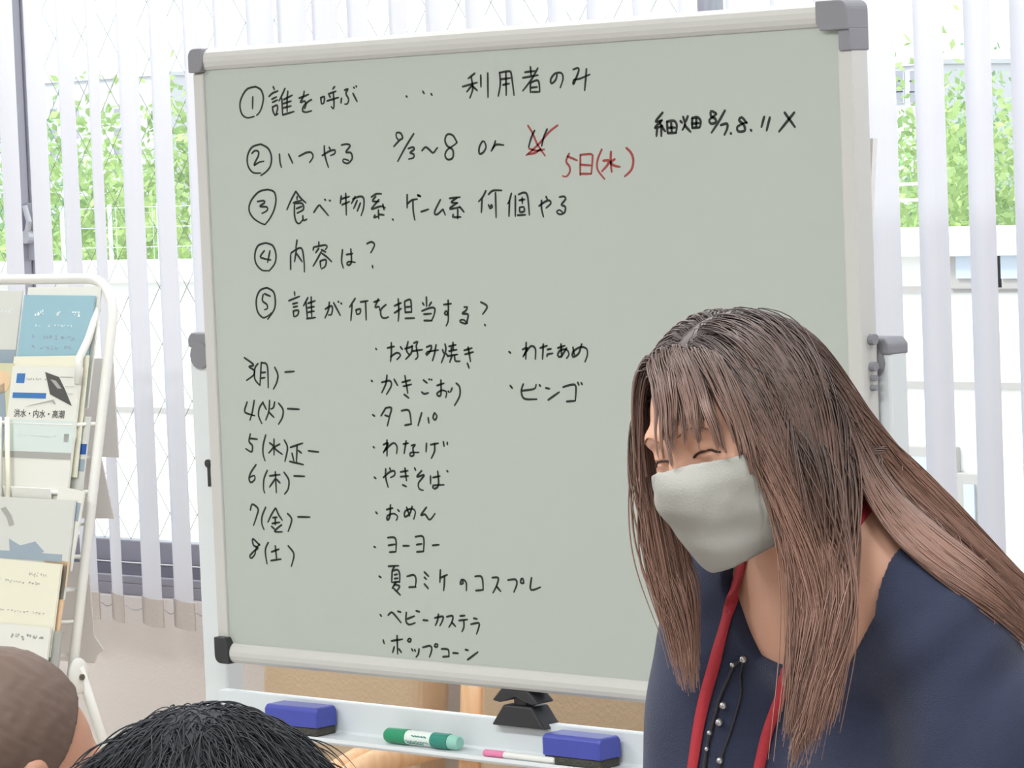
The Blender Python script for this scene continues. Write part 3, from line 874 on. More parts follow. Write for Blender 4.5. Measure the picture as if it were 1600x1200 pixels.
def ink(mb, pts2, w):
    P = [on_y(u, v, INK_Y) for u, v in pts2]
    Q = [np.array(p) for p in catmull([(p[0], p[2]) for p in P], 0.0022)]
    n = len(Q)
    if n < 2:
        return
    T = []
    for i in range(n):
        d = Q[min(i + 1, n - 1)] - Q[max(i - 1, 0)]
        T.append(d / (np.linalg.norm(d) + 1e-9))
    vs = []
    ww = []
    for i in range(n):
        s = i / (n - 1)
        ww.append(w * (0.80 + 0.25 * math.sin(3.1 * s + 0.4)))
    # rounded start and end
    L = [Q[0] - T[0] * ww[0] * 0.8] + Q + [Q[-1] + T[-1] * ww[-1] * 0.8]
    TT = [T[0]] + T + [T[-1]]
    W2 = [ww[0] * 0.45] + ww + [ww[-1] * 0.45]
    for p, t, a in zip(L, TT, W2):
        nrm = np.array([-t[1], t[0]])
        for y in (INK_Y, -0.00002):
            for sgn in (1, -1):
                q = p + nrm * a * sgn
                vs.append((q[0], y, q[1]))
    fs = []
    for i in range(len(L) - 1):
        a, b = 4 * i, 4 * i + 4
        fs += [(a, a + 1, b + 1, b), (a, b, b + 2, a + 2), (a + 1, a + 3, b + 3, b + 1)]
    mb.add(vs, fs)
for label, c, parts in TEXT:
    for crop, data in parts:
        m = MB()
        ox, oy, s = CROPS[crop]
        for st in data.split(';'):
            pts = [tuple(float(q) for q in p.split(',')) for p in st.split()]
            ink(m, [(ox + x / s, oy + y / s) for x, y in pts], 0.0015 if crop != 'C' else 0.0018)
        h = mk(m, 'handwriting', M_ink_red if c == 'r' else M_ink, wb)
        h['label'] = label

# ------------------------------------------------------------------ things on the tray
M_blue = mat('blue_plastic', rgb(66, 76, 168), 0.35, 0.5, 0.04, 15)
M_felt = mat('grey_felt', rgb(84, 84, 78), 0.95, 0.05, 0.15, 80, bump=0.5, bscale=300)
def eraser(u, v, label, rz):
    p = on_y(u, v, TY - 0.028)
    L, D = 0.104, 0.044
    xf = Matrix.Translation((p[0], TY - 0.028, TF + 0.0005)) @ Matrix.Rotation(rz, 4, 'Z')
    t = thing('whiteboard_eraser', label, 'eraser', (p[0], TY - 0.028, TF + 0.0005), 'blue whiteboard erasers on the tray')
    m = MB(); m.box((-L / 2 + .002, -D / 2 + .002, 0), (L / 2 - .002, D / 2 - .002, 0.012), xf=xf); mk(m, 'felt_pad', M_felt, t, bevel=0.002)
    m = MB()
    prof = [(-D / 2, 0.012), (D / 2, 0.012), (D / 2, 0.036), (D / 2 - .004, 0.041), (-D / 2 + .004, 0.041), (-D / 2, 0.036)]
    vs = []
    for xx, sc in ((-L / 2, .94), (-L / 2 + .004, 1), (L / 2 - .004, 1), (L / 2, .94)):
        for (y, z) in prof:
            vs.append(tuple(xf @ Vector((xx, y * sc, 0.012 + (z - .012) * sc))))
    n = len(prof)
    fs = [tuple(range(n)), tuple(reversed(range(3 * n, 4 * n)))]
    for i in range(3):
        for j in range(n):
            fs.append((i * n + j, i * n + n + j, i * n + n + (j + 1) % n, i * n + (j + 1) % n))
    m.add(vs, fs)
    mk(m, 'grip', M_blue, t, bevel=0.0015)
eraser(909, 1180, 'blue block eraser with dark felt on the tray beside the pink-capped marker', 0.0)
eraser(470, 1124, 'blue block eraser at the left end of the tray behind the dark-haired head', 0.04)

M_green = mat('green_marker_plastic', rgb(40, 146, 104), 0.3, 0.5, 0.04, 40)
M_teal = mat('teal_marker_cap', rgb(44, 136, 120), 0.25, 0.5, 0.04, 40)
M_clear = mat('pale_teal_tip', rgb(150, 205, 190), 0.25, 0.5, 0.04, 40)
M_lab = mat('white_marker_label', rgb(226, 236, 230), 0.4, 0.4, 0.03, 30)
M_pink = mat('pink_marker_cap', rgb(226, 130, 172), 0.35, 0.5, 0.04, 40)
M_wht = mat('white_marker_barrel', rgb(228, 230, 226), 0.35, 0.5, 0.03, 40)
def lathe_x(mb, c, prof, n=24, mi=0, rz=0.0):
    vs = []
    R = Matrix.Rotation(rz, 3, 'Z')
    for x, r in prof:
        for j in range(n):
            a = 2 * math.pi * j / n
            q = R @ Vector((x, r * math.cos(a), r * math.sin(a)))
            vs.append((c[0] + q.x, c[1] + q.y, c[2] + q.z))
    fs = [tuple(range(n)), tuple(range((len(prof) - 1) * n, len(prof) * n))]
    for i in range(len(prof) - 1):
        for j in range(n):
            fs.append((i * n + j, i * n + (j + 1) % n, i * n + n + (j + 1) % n, i * n + n + j))
    mb.add(vs, fs, mi)
# green double marker
gy = TY - 0.030
ga, gb = on_y(605, 1150, gy), on_y(719, 1160, gy)
gx = (ga[0] + gb[0]) / 2; gl = gb[0] - ga[0]; gr = 0.0112
gz = TF + gr + 0.0003
gm = thing('marker_pen', 'thick green double-ended marker lying on the tray with a white label', 'marker', (gx, gy, TF))
h = gl / 2
m = MB(); lathe_x(m, (gx, gy, gz), [(-h * .40, .0100), (h * .30, .0100)]); lb = mk(m, 'barrel', M_lab, gm, smooth=False)
m = MB(); lathe_x(m, (gx, gy, gz), [(-h, .0085), (-h + .004, .0105), (-h * .48, gr), (-h * .40, gr)]); mk(m, 'cap', M_green, gm, bevel=0.0008)
m = MB(); lathe_x(m, (gx, gy, gz), [(h * .30, gr), (h * .72, gr), (h * .75, .0106)]); mk(m, 'cap', M_teal, gm, bevel=0.0008)
m = MB(); lathe_x(m, (gx, gy, gz), [(h * .75, .0104), (h * .95, .0098), (h, .008)]); mk(m, 'end_tip', M_clear, gm, bevel=0.0008)
# green squiggle printing on the label
m = MB()
r2 = .01022
for row, (a0, x0, x1, fq) in enumerate([(160, -.36, .26, 9), (142, -.34, .10, 13), (205, -.2, .2, 11)]):
    pts = []
    for i in range(60):
        s = i / 59
        x = (x0 + (x1 - x0) * s) * h
        b = math.radians(a0) + 0.09 * math.sin(fq * 2 * math.pi * s) + 0.05 * math.sin(31 * s)
        pts.append((gx + x, gy + r2 * math.cos(b), gz - r2 * math.sin(b)))
    m.tube(pts, 0.0005, 4)
pr = mk(m, 'printing', M_teal, lb)
# pink thin marker
py_ = TY - 0.047
pa, pb = on_y(757, 1176, py_), on_y(850, 1188, py_)
pl = 0.13; pr_ = 0.0054
pxm = pa[0] + pl / 2
pz = TF + pr_ + 0.0002
pm = thing('marker_pen', 'slim white marker with a pink cap on the tray, half behind the blue eraser', 'marker', (pxm, py_, TF))
m = MB(); lathe_x(m, (pxm, py_, pz), [(-pl / 2, .0042), (-pl / 2 + .003, pr_), (-pl / 2 + .038, pr_)]); mk(m, 'cap', M_pink, pm, bevel=0.0006)
m = MB(); lathe_x(m, (pxm, py_, pz), [(-pl / 2 + .038, .0050), (pl / 2 - .004, .0050), (pl / 2, .004)]); mk(m, 'barrel', M_wht, pm, bevel=0.0005)
# ------------------------------------------------------------------ low wooden armchairs by the wall, behind the board
M_beech = wood_mat('light_beech', rgb(232, 186, 140), rgb(246, 208, 166))
M_tan = mat('tan_upholstery', rgb(196, 174, 146), 0.8, 0.2, 0.05, 10, bump=0.15, bscale=150, sheen=0.2)
def armchair(cx, cy, label):
    t = thing('armchair', label, 'chair', (cx, cy, 0), 'wooden armchairs along the wall')
    hw = 0.225
    for s in (-1, 1):
        x = cx + s * hw
        # side frame: rear post, front leg and a curved arm
        m = MB(); m.tube([(x, cy + 0.20, 0.0), (x, cy + 0.20, 0.40), (x, cy + 0.24, 0.80)], 0.021, 12, flat=(1.0, 1.1)); mk(m, 'rear_leg', M_beech, t, smooth=True)
        m = MB(); m.tube([(x, cy - 0.19, 0.0), (x, cy - 0.175, 0.30), (x, cy - 0.165, 0.50)], 0.021, 12); mk(m, 'front_leg', M_beech, t, smooth=True)
        m = MB()
        pts = catmull([(x - s * 0.0, cy + 0.215, 0.655), (x - s * .004, cy + 0.06, 0.66), (x + s * 0.008, cy - 0.06, 0.645), (x + s * 0.006, cy - 0.15, 0.61), (x - s * 0.004, cy - 0.18, 0.54), (x, cy - 0.17, 0.47)], 0.02)
        m.tube(pts, 0.02, 12, flat=(0.8, 1.15)); mk(m, 'armrest', M_beech, t, smooth=True)
    m = MB(); m.box((cx - hw + .015, cy - 0.19, 0.335), (cx + hw - .015, cy + 0.19, 0.365)); mk(m, 'seat_frame', M_beech, t, bevel=0.006)
    m = MB(); m.box((cx - hw + .03, cy - 0.19, 0.366), (cx + hw - .03, cy + 0.18, 0.45)); mk(m, 'seat_cushion', M_tan, t, bevel=0.025, seg=4)
    m = MB()
    xf = Matrix.Translation((cx, cy + 0.175, 0.45)) @ Matrix.Rotation(math.radians(-6), 4, 'X')
    m.box((-hw + .024, -0.045, 0.0), (hw - .055, 0.04, 0.40), xf=xf); mk(m, 'back_cushion', M_tan, t, bevel=0.022, seg=4)
    m = MB(); m.box((-hw + .01, 0.042, 0.06), (hw - .01, 0.06, 0.10), xf=xf); m2 = mk(m, 'back_rail', M_beech, t, bevel=0.004)
    return t
xb = on_y(628, 1085, 0.42)[0]
armchair(xb - 0.232, 0.36, 'wooden armchair with tan cushions behind the left half of the whiteboard stand')
xb2 = on_y(998, 1105, 0.42)[0]
armchair(xb2 - 0.221, 0.36, 'wooden armchair with tan cushions behind the middle of the whiteboard stand')

# ------------------------------------------------------------------ brochure rack at the left
M_rack = mat('cream_painted_tube', rgb(226, 226, 220), 0.4, 0.4, 0.02, 10)
M_screw = mat('dark_screw', rgb(110, 105, 100), 0.4, 0.5, 0.05, 40, metal=0.5)
RX1 = -0.537
RX0 = -1.02
RTOP = np.array([0, 0.30, 1.405])
LEAN = 0.213
def rackY(z, off=0.0):
    return 0.30 - (1.405 - z) * LEAN - off
nvec = np.array([0, -1, LEAN]); nvec = nvec / np.linalg.norm(nvec)      # out of the rack face
svec = np.array([0, LEAN, 1.0]); svec = svec / np.linalg.norm(svec)     # up along the face
def on_rack(u, v, off):
    r = ray(u, v)
    o = RTOP + nvec * off
    k = ((o - CAM) @ nvec) / (r @ nvec)
    return CAM + r * k
rk = thing('brochure_rack', 'cream tubular brochure rack with tiers of leaflets beside the window at left', 'rack', ((RX0 + RX1) / 2, 0.22, 0))
zj = 0.765
m = MB()
rr = 0.07
def face(x, z):
    return (x, rackY(z), z)
pts = [face(RX1, zj)]
for z in np.linspace(zj + .1, 1.405 - rr, 8):
    pts.append(face(RX1, z))
for i in range(1, 8):
    a = math.pi / 2 * i / 7
    pts.append(face(RX1 - rr * (1 - math.cos(a)), 1.405 - rr + rr * math.sin(a)))
for i in range(0, 8):
    a = math.pi / 2 * i / 7
    pts.append(face(RX0 + rr * (1 - math.sin(a)), 1.405 - rr + rr * math.cos(a)))
pts.append(face(RX0, zj))
# lower ends run on to the floor in front
pts = [(RX1, rackY(zj) - 0.20, 0.012), (RX1, rackY(zj) - 0.12, 0.30)] + pts + [(RX0, rackY(zj) - 0.12, 0.30), (RX0, rackY(zj) - 0.20, 0.012)]
m.tube(pts, 0.0085, 14); mk(m, 'front_frame', M_rack, rk, smooth=True)
for x in (RX1 + 0.017, RX0 - 0.017):
    m = MB()
    yj = rackY(zj)
    m.tube([(x, yj + 0.002, zj + 0.02), (x, yj + 0.05, zj - 0.12), (x, yj + 0.20, 0.30), (x, yj + 0.29, 0.012)], 0.0085, 14)
    m.ball((x, yj + 0.0, zj + 0.005), (0.008, 0.022, 0.03), 16, 12)
    lg = mk(m, 'rear_leg', M_rack, rk, smooth=True)
    m = MB(); m.tube([(x + 0.006 if x > RX0 else x - .006, yj, zj + .004), (x + 0.011 if x > RX0 else x - .011, yj, zj + .004)], 0.005, 10); mk(m, 'bolt', M_screw, lg)
m = MB(); m.tube([(RX0 - .017, rackY(zj) + .20, .30), (RX1 + .017, rackY(zj) + .20, .30)], .006, 10); mk(m, 'cross_bar', M_rack, rk, smooth=True)

def tierz(v):
    """height along the rack of a tier edge seen at photo row v (right column)"""
    return on_rack(90, v, 0.0)[2]
# pockets: ledge, front bar and side wires
XC = -0.795
for k, (vb, off) in enumerate([(660, 0.030), (765, 0.036), (866, 0.042), (968, 0.048), (1075, 0.054), (1180, 0.060)]):
    zb = tierz(vb)
    y = rackY(zb)
    m = MB()
    m.box((RX0 + .012, y - off, zb - 0.055), (RX1 - .012, y - 0.004, zb - 0.052))
    pk = mk(m, 'pocket_floor', M_rack, rk)
    m = MB()
    m.tube([(RX0, y, zb), (RX0 + .012, y - off - .002, zb), (RX1 - .030, y - off - .002, zb), (RX1, y, zb)], 0.0035, 8)
    mk(m, 'front_wire', M_rack, pk, smooth=True)
    for x in (RX0 + 0.014, XC, RX1 - 0.03):
        m = MB(); m.tube([(x, y - off + .001, zb - .002), (x, y - off + .004, zb - .05)], 0.003, 8); mk(m, 'side_wire', M_rack, pk)
# slanted side bracket of the top tier
m = MB()
a, b, c = on_rack(153, 482, 0.004), on_rack(138, 530, 0.02), on_rack(124, 560, 0.032)
m.tube([a, b, c, on_rack(122, 600, 0.034)], [0.005, 0.0065, 0.007, 0.006], 10); mk(m, 'side_bracket', M_rack, rk, smooth=True)
# thick cream lip of the middle tier
zl = tierz(768)
m = MB(); m.box((RX0 + .014, rackY(zl) - 0.0425, zl - 0.008), (RX1 - .055, rackY(zl) - 0.0395, zl + 0.010)); mk(m, 'pocket_lip', M_rack, rk, bevel=0.001)

def paper(name, r, g, b):
    return mat(name, rgb(r, g, b), 0.6, 0.25, 0.015, 8)
P_white = paper('paper_white', 222, 222, 214)
P_grey = paper('paper_grey_white', 206, 208, 202)
P_blue = paper('paper_sky_blue', 148, 184, 196)
P_cream = paper('paper_cream', 226, 224, 204)
P_pale = paper('paper_pale_green', 206, 218, 214)
P_peach = paper('paper_peach', 226, 196, 160)
P_yel = paper('paper_dull_yellow', 205, 204, 170)
K_dark = paper('print_dark', 84, 84, 82)
K_grey = paper('print_grey', 165, 165, 160)
K_lb = paper('print_light', 226, 238, 240)
K_blue = paper('print_blue', 66, 118, 180)
K_navy = paper('print_navy', 48, 88, 160)
K_brown = paper('print_brown', 176, 146, 124)
K_slate = paper('print_slate', 150, 164, 176)

class Leaf:
    """a leaflet leaning on the rack face: origin lower left corner, x to the right, s up, out of the face n"""
    def __init__(self, label, ua, ub, v, height, off, mt, thick=0.003, tilt=0.0, name='brochure'):
        a, b = on_rack(ua, v, off), on_rack(ub, v, off)
        self.w = b[0] - a[0]
        self.h = height
        self.th = thick
        t = math.radians(tilt)
        self.ex = np.array([1.0, 0, 0]) * math.cos(t) + svec * math.sin(t)
        self.es = svec * math.cos(t) - np.array([1.0, 0, 0]) * math.sin(t)
        self.o = a - self.es * height
        self.root = thing(name, label, 'brochure', tuple(self.o + self.ex * self.w / 2), 'leaflets in the brochure rack')
        m = MB()
        self.slab(m, 0, 0, self.w, height, -thick, 0)
        mk(m, 'cover', mt, self.root)
    def P(self, x, s, n=0.0):
        return self.o + self.ex * x + self.es * s + nvec * n
    def slab(self, m, x0, s0, x1, s1, n0, n1):
        vs = [self.P(x0, s0, n0), self.P(x1, s0, n0), self.P(x1, s1, n0), self.P(x0, s1, n0),
              self.P(x0, s0, n1), self.P(x1, s0, n1), self.P(x1, s1, n1), self.P(x0, s1, n1)]
        m.add(vs, [(0, 3, 2, 1), (4, 5, 6, 7), (0, 1, 5, 4), (1, 2, 6, 5), (2, 3, 7, 6), (3, 0, 4, 7)])
    def bar(self, name, x0, d0, x1, d1, mt, n=0.0004):
        """print patch given by fractions of the width and metres below the top edge"""
        m = MB(); self.slab(m, x0 * self.w, self.h - d1, x1 * self.w, self.h - d0, 0.00002, n)
        return mk(m, name, mt, self.root)
    def poly(self, name, pts, mt, n=0.0005):
        m = MB()
        k = len(pts)
        vs = [self.P(x * self.w, self.h - d, 0.00002) for x, d in pts] + [self.P(x * self.w, self.h - d, n) for x, d in pts]
        m.add(vs, [tuple(range(k)), tuple(range(k, 2 * k))] + [(i, (i + 1) % k, (i + 1) % k + k, i + k) for i in range(k)])
        return mk(m, name, mt, self.root)
    def smudges(self, name, x0, x1, d, hgt, n, mt, seed):
        """a row of print too blurred to read"""
        r = random.Random(seed)
        m = MB()
        dx = (x1 - x0) / n
        for i in range(n):
            if r.random() < 0.22:
                continue
            a = x0 + dx * (i + .12 * r.random())
            for _ in range(3):
                q0 = a + dx * .62 * r.random(); q1 = q0 + dx * (.12 + .3 * r.random())
                t0 = d + hgt * .7 * r.random(); t1 = t0 + hgt * (.12 + .3 * r.random())
                self.slab(m, q0 * self.w, self.h - t1, min(q1, 1) * self.w, self.h - t0, 0.00002, 0.0004)
        o = mk(m, name, mt, self.root)
        o['kind'] = 'stuff'
        return o
    def text(self, name, s, x0, x1, d, hgt, mt):
        cu = bpy.data.curves.new('t', 'FONT')
        cu.body = s
        cu.extrude = 0.0
        cu.offset = 0.012
        ob = bpy.data.objects.new('t', cu)
        COL.objects.link(ob)
        dg = bpy.context.evaluated_depsgraph_get()
        me = bpy.data.meshes.new_from_object(ob.evaluated_get(dg))
        bpy.data.objects.remove(ob)
        co = np.array([v.co[:] for v in me.vertices])
        lo, hi = co.min(0), co.max(0)
        m = MB()
        vs = []
        for c in co:
            fx = (c[0] - lo[0]) / (hi[0] - lo[0]); fy = (c[1] - lo[1]) / (hi[1] - lo[1])
            vs.append(self.P((x0 + (x1 - x0) * fx) * self.w, self.h - d - hgt * (1 - fy), 0.0005))
        m.add(vs, [tuple(p.vertices) for p in me.polygons])
        return mk(m, name, mt, self.root)

# top tier
L = Leaf('pale grey-white leaflet in the top tier, cut by the left edge of the picture', -85, 35, 455, 0.20, 0.010, P_grey)
L.smudges('print', 0.2, 0.9, 0.03, 0.008, 14, K_lb, 3); L.bar('print_band', 0.0, 0.10, 1.0, 0.14, K_slate)
L = Leaf('white leaflet edge standing behind the sky-blue leaflet in the top tier', 44, 158, 449, 0.20, 0.008, P_white)
L = Leaf('sky-blue leaflet with rows of small print in the top right pocket', 38, 148, 461, 0.20, 0.014, P_blue, tilt=-0.6)
L.smudges('print', 0.18, 0.86, 0.024, 0.011, 9, K_lb, 5); L.smudges('print', 0.2, 0.75, 0.049, 0.004, 12, K_lb, 6)
L.smudges('print', 0.18, 0.88, 0.066, 0.009, 9, K_slate, 7); L.smudges('print', 0.18, 0.92, 0.083, 0.008, 11, K_slate, 8)
# second tier
L = Leaf('folded grey and yellow leaflet with a peach disc at the left edge', -90, 22, 566, 0.22, 0.026, P_yel)
L.poly('peach_disc', [(0.86 + .12 * math.cos(2 * math.pi * i / 18), 0.012 + .020 + .02 * math.sin(2 * math.pi * i / 18)) for i in range(18)], P_peach)
L.poly('grey_fold', [(0.75, 0.05), (0.9, 0.032), (0.99, 0.10), (0.99, 0.16), (0.75, 0.16)], K_slate)
L = Leaf('cream leaflet with a tilted roof photo behind the flood map in the second tier', 22, 138, 557, 0.20, 0.024, P_cream, tilt=1.0)
L = Leaf('flood hazard map booklet with blue logo and bold black title', 20, 127, 572, 0.226, 0.034, P_white, thick=0.005)
L.bar('logo', 0.08, 0.012, 0.20, 0.028, K_blue); L.smudges('print', 0.22, 0.62, 0.019, 0.005, 12, K_grey, 9)
L.bar('blue_banner', 0.05, 0.044, 0.54, 0.053, K_blue); L.smudges('banner_print', 0.0, 0.02, 0.1, 0.001, 2, K_grey, 4)
L.poly('photo', [(0.49, 0.009), (0.70, 0.017), (0.80, 0.036), (0.93, 0.064), (0.60, 0.046)], K_dark)
L.poly('photo_light', [(0.58, 0.021), (0.66, 0.023), (0.76, 0.036), (0.70, 0.036)], K_grey, 0.0007)
L.bar('print_line', 0.72, 0.0165, 0.90, 0.0172, K_dark); L.bar('print_line', 0.8, 0.032, 0.93, 0.0325, K_grey); L.bar('print_line', 0.82, 0.044, 0.93, 0.0445, K_grey)
L.poly('grey_arrow', [(0.25, 0.067), (0.66, 0.054), (0.70, 0.062), (0.68, 0.062), (0.63, 0.058)], K_grey)
L.text('title', '洪水・内水・高潮', 0.10, 0.84, 0.0715, 0.0135, K_dark)
L.bar('pale_field', 0.0, 0.0885, 1.0, 0.141, P_pale); L.smudges('print', 0.2, 0.75, 0.112, 0.006, 14, K_lb, 10)
L.bar('grey_band', 0.0, 0.1415, 1.0, 0.152, K_grey); L.bar('grey_tab', 0.87, 0.110, 0.94, 0.124, P_grey)
L = Leaf('dark blue strip of a leaflet peeking out right of the flood map', 108, 141, 650, 0.12, 0.018, P_grey)
L.bar('blue_strip', 0.0, 0.045, 1.0, 0.062, K_navy); L.bar('slate_strip', 0.0, 0.07, 1.0, 0.09, K_slate)
# white tubes (rolled sheets) at the far left of the second tier
for i, (u, lab) in enumerate([(-1, 'rolled white paper tube at the left edge of the rack'), (11, 'slim rolled white paper right of the other roll at the left of the rack')]):
    p, q = on_rack(u, 652, .046), on_rack(u + 2, 800, .046)
    t = thing('paper_roll', lab, 'paper', tuple(q))
    m = MB(); m.tube([q, p], 0.0042, 12); mk(m, 'roll', P_cream if i else P_white, t, smooth=True)
# third tier
L = Leaf('leaflet with faint grey animal drawings in the middle tier', -70, 118, 772, 0.16, 0.052, P_grey, thick=0.004)
L.poly('drawing', [(0.40, .020), (0.44, .016), (0.50, .03), (0.53, .045), (0.49, .048), (0.46, .034)], K_grey); L.poly('drawing', [(0.30, .03), (0.34, .012), (0.37, .03), (0.36, .05), (0.33, .05)], P_peach)
L.poly('drawing', [(0.50, .068), (0.60, .078), (0.72, .070), (0.80, .085), (0.72, .095), (0.62, .096), (0.52, .09)], K_slate); L.bar('print_band', 0.3, 0.088, 0.95, 0.1, K_slate)
L = Leaf('white folded sheet standing right of the animal leaflet in the middle tier', 92, 133, 760, 0.13, 0.046, P_white, tilt=-5)
L.bar('blue_strip', 0.6, 0.02, 0.95, 0.05, K_slate)
# fourth tier
L = Leaf('cream leaflet with faint grey print in the fourth tier', -60, 97, 867, 0.15, 0.060, P_cream, thick=0.004, tilt=-0.8)
L.smudges('print', 0.7, 0.88, 0.017, 0.007, 8, K_grey, 11); L.smudges('print', 0.4, 0.88, 0.032, 0.005, 16, K_grey, 12); L.smudges('print', 0.4, 0.9, 0.08, 0.004, 16, K_grey, 13)
L = Leaf('peach edged leaflet behind the cream one in the fourth tier', 70, 108, 872, 0.13, 0.052, P_peach, tilt=-3)
# fifth tier
L = Leaf('white leaflet with grey print in the lowest visible tier', -60, 80, 968, 0.15, 0.068, P_white, thick=0.004)
L.smudges('print', 0.48, 0.95, 0.013, 0.012, 7, K_grey, 14)
L = Leaf('silver grey leaflet edge behind the white one in the lowest visible tier', 66, 97, 984, 0.12, 0.058, K_grey)
# sheets in the rear pockets, seen past the right tube
def rear(label, ua, ub, v, h, Y, mt, cut=None, tilt=8):
    a, b = on_y(ua, v, Y), on_y(ub, v, Y)
    t = thing('paper_sheet', label, 'paper', (b[0], Y, b[2] - h), 'sheets in the rear pockets')
    m = MB()
    t_ = math.tan(math.radians(tilt))
    pts = cut if cut else [(0, 0), (1, 0), (1, 1), (0, 1)]
    th = 0.002
    vs = []
    for y in (0, th):
        for (fx, fz) in pts:
            z = b[2] - h * (1 - fz)
            vs.append((a[0] + (b[0] - a[0]) * fx, Y + y + (1 - fz) * h * t_, z))
    k = len(pts)
    m.add(vs, [tuple(range(k)), tuple(range(k, 2 * k))] + [(i, (i + 1) % k, (i + 1) % k + k, i + k) for i in range(k)])
    mk(m, 'sheet', mt, t)
P_back = mat('thin_backlit_paper', rgb(244, 241, 238), 0.7, 0.2, 0.015, 8, transl=0.55)
rear('tall white sheet behind the upper right tube of the rack', 60, 176, 560, 0.165, 0.335, P_back, tilt=1)
rear('white sheet with grey spots lower behind the right tube of the rack', 40, 158, 716, 0.105, 0.30, P_back, [(0, 0), (1.12, 0.05), (1, 1), (0, 1)], tilt=1)
rear('lowest white sheet with a torn corner behind the right tube of the rack', 20, 140, 880, 0.17, 0.27, P_back, [(0, 0), (.98, 0.02), (1.02, 0.10), (1.11, 0.165), (1.0, 0.29), (0.98, 1), (0, 1)], tilt=1)
# ------------------------------------------------------------------ people: one implicit surface per body, meshed in one piece
F32 = np.float32
def smin(a, b, k):
    h = np.clip(0.5 + 0.5 * (b - a) / k, 0, 1)
    return b + (a - b) * h - k * h * (1 - h)
def smax(a, b, k):
    return -smin(-a, -b, k)
def s_ell(p, c, r):
    q = (p - np.asarray(c, F32)) / np.asarray(r, F32)
    k0 = np.sqrt((q * q).sum(-1)) + 1e-6
    q2 = q / np.asarray(r, F32)
    k1 = np.sqrt((q2 * q2).sum(-1)) + 1e-6
    return k0 * (k0 - 1) / k1
def s_cap(p, a, b, ra, rb=None):
    rb = ra if rb is None else rb
    a = np.asarray(a, F32); b = np.asarray(b, F32)
    d = b - a
    t = np.clip(((p - a) @ d) / (d @ d), 0, 1)
    q = p - a - t[..., None] * d
    return np.sqrt((q * q).sum(-1)) - (ra + (rb - ra) * t)
def s_box(p, lo, hi, r=0.0):
    lo = np.asarray(lo, F32); hi = np.asarray(hi, F32)
    c = (lo + hi) / 2; h = (hi - lo) / 2 - r
    q = np.abs(p - c) - h
    return np.sqrt((np.maximum(q, 0) ** 2).sum(-1)) + np.minimum(q.max(-1), 0) - r

def nets(f, xs, ys, zs):
    """surface nets on a rectilinear grid -> vertices, quads"""
    nx, ny, nz = len(xs), len(ys), len(zs)
    V = np.empty((nx, ny, nz), F32)
    Y, Z = np.meshgrid(ys, zs, indexing='ij')
    for i in range(0, nx, 8):
        xx = xs[i:i + 8]
        P = np.empty((len(xx), ny, nz, 3), F32)
        P[..., 0] = xx[:, None, None]; P[..., 1] = Y; P[..., 2] = Z
        V[i:i + 8] = f(P)
    ins = V < 0
    s = np.zeros((nx - 1, ny - 1, nz - 1), np.int8)
    offs = [(a, b, c) for a in (0, 1) for b in (0, 1) for c in (0, 1)]
    for a, b, c in offs:
        s += ins[a:nx - 1 + a, b:ny - 1 + b, c:nz - 1 + c]
    act = (s > 0) & (s < 8)
    I, J, K = np.nonzero(act)
    idx = -np.ones(act.shape, np.int64); idx[I, J, K] = np.arange(len(I))
    acc = np.zeros((len(I), 3)); cnt = np.zeros(len(I))
    X_ = [np.asarray(xs, float), np.asarray(ys, float), np.asarray(zs, float)]
    def corner(o):
        i, j, k = I + o[0], J + o[1], K + o[2]
        return V[i, j, k], np.stack([X_[0][i], X_[1][j], X_[2][k]], 1)
    for o in offs:
        for ax in range(3):
            if o[ax] == 0:
                o2 = list(o); o2[ax] = 1
                va, pa = corner(o); vb, pb = corner(o2)
                m = (va < 0) != (vb < 0)
                t = np.where(m, va / np.where(m, va - vb, 1), 0)
                acc += np.where(m[:, None], pa + (pb - pa) * t[:, None], 0); cnt += m
    verts = acc / cnt[:, None]
    quads = []
    # edges along each axis
    for ax in range(3):
        sl0 = [slice(None)] * 3; sl1 = [slice(None)] * 3
        sl0[ax] = slice(0, -1); sl1[ax] = slice(1, None)
        a = ins[tuple(sl0)]; b = ins[tuple(sl1)]
        E = np.argwhere(a != b)
        o1, o2 = [x for x in range(3) if x != ax]
        ok = (E[:, o1] > 0) & (E[:, o2] > 0)
        ok &= (E[:, o1] < [nx, ny, nz][o1] - 1) & (E[:, o2] < [nx, ny, nz][o2] - 1)
        E = E[ok]
        flip = a[E[:, 0], E[:, 1], E[:, 2]]
        def cell(d1, d2):
            c = E.copy(); c[:, o1] -= d1; c[:, o2] -= d2
            return idx[c[:, 0], c[:, 1], c[:, 2]]
        q = np.stack([cell(1, 1), cell(0, 1), cell(0, 0), cell(1, 0)], 1)
        if ax == 1:
            flip = ~flip
        q[~flip] = q[~flip][:, ::-1]
        quads.append(q)
    return verts, np.concatenate(quads)

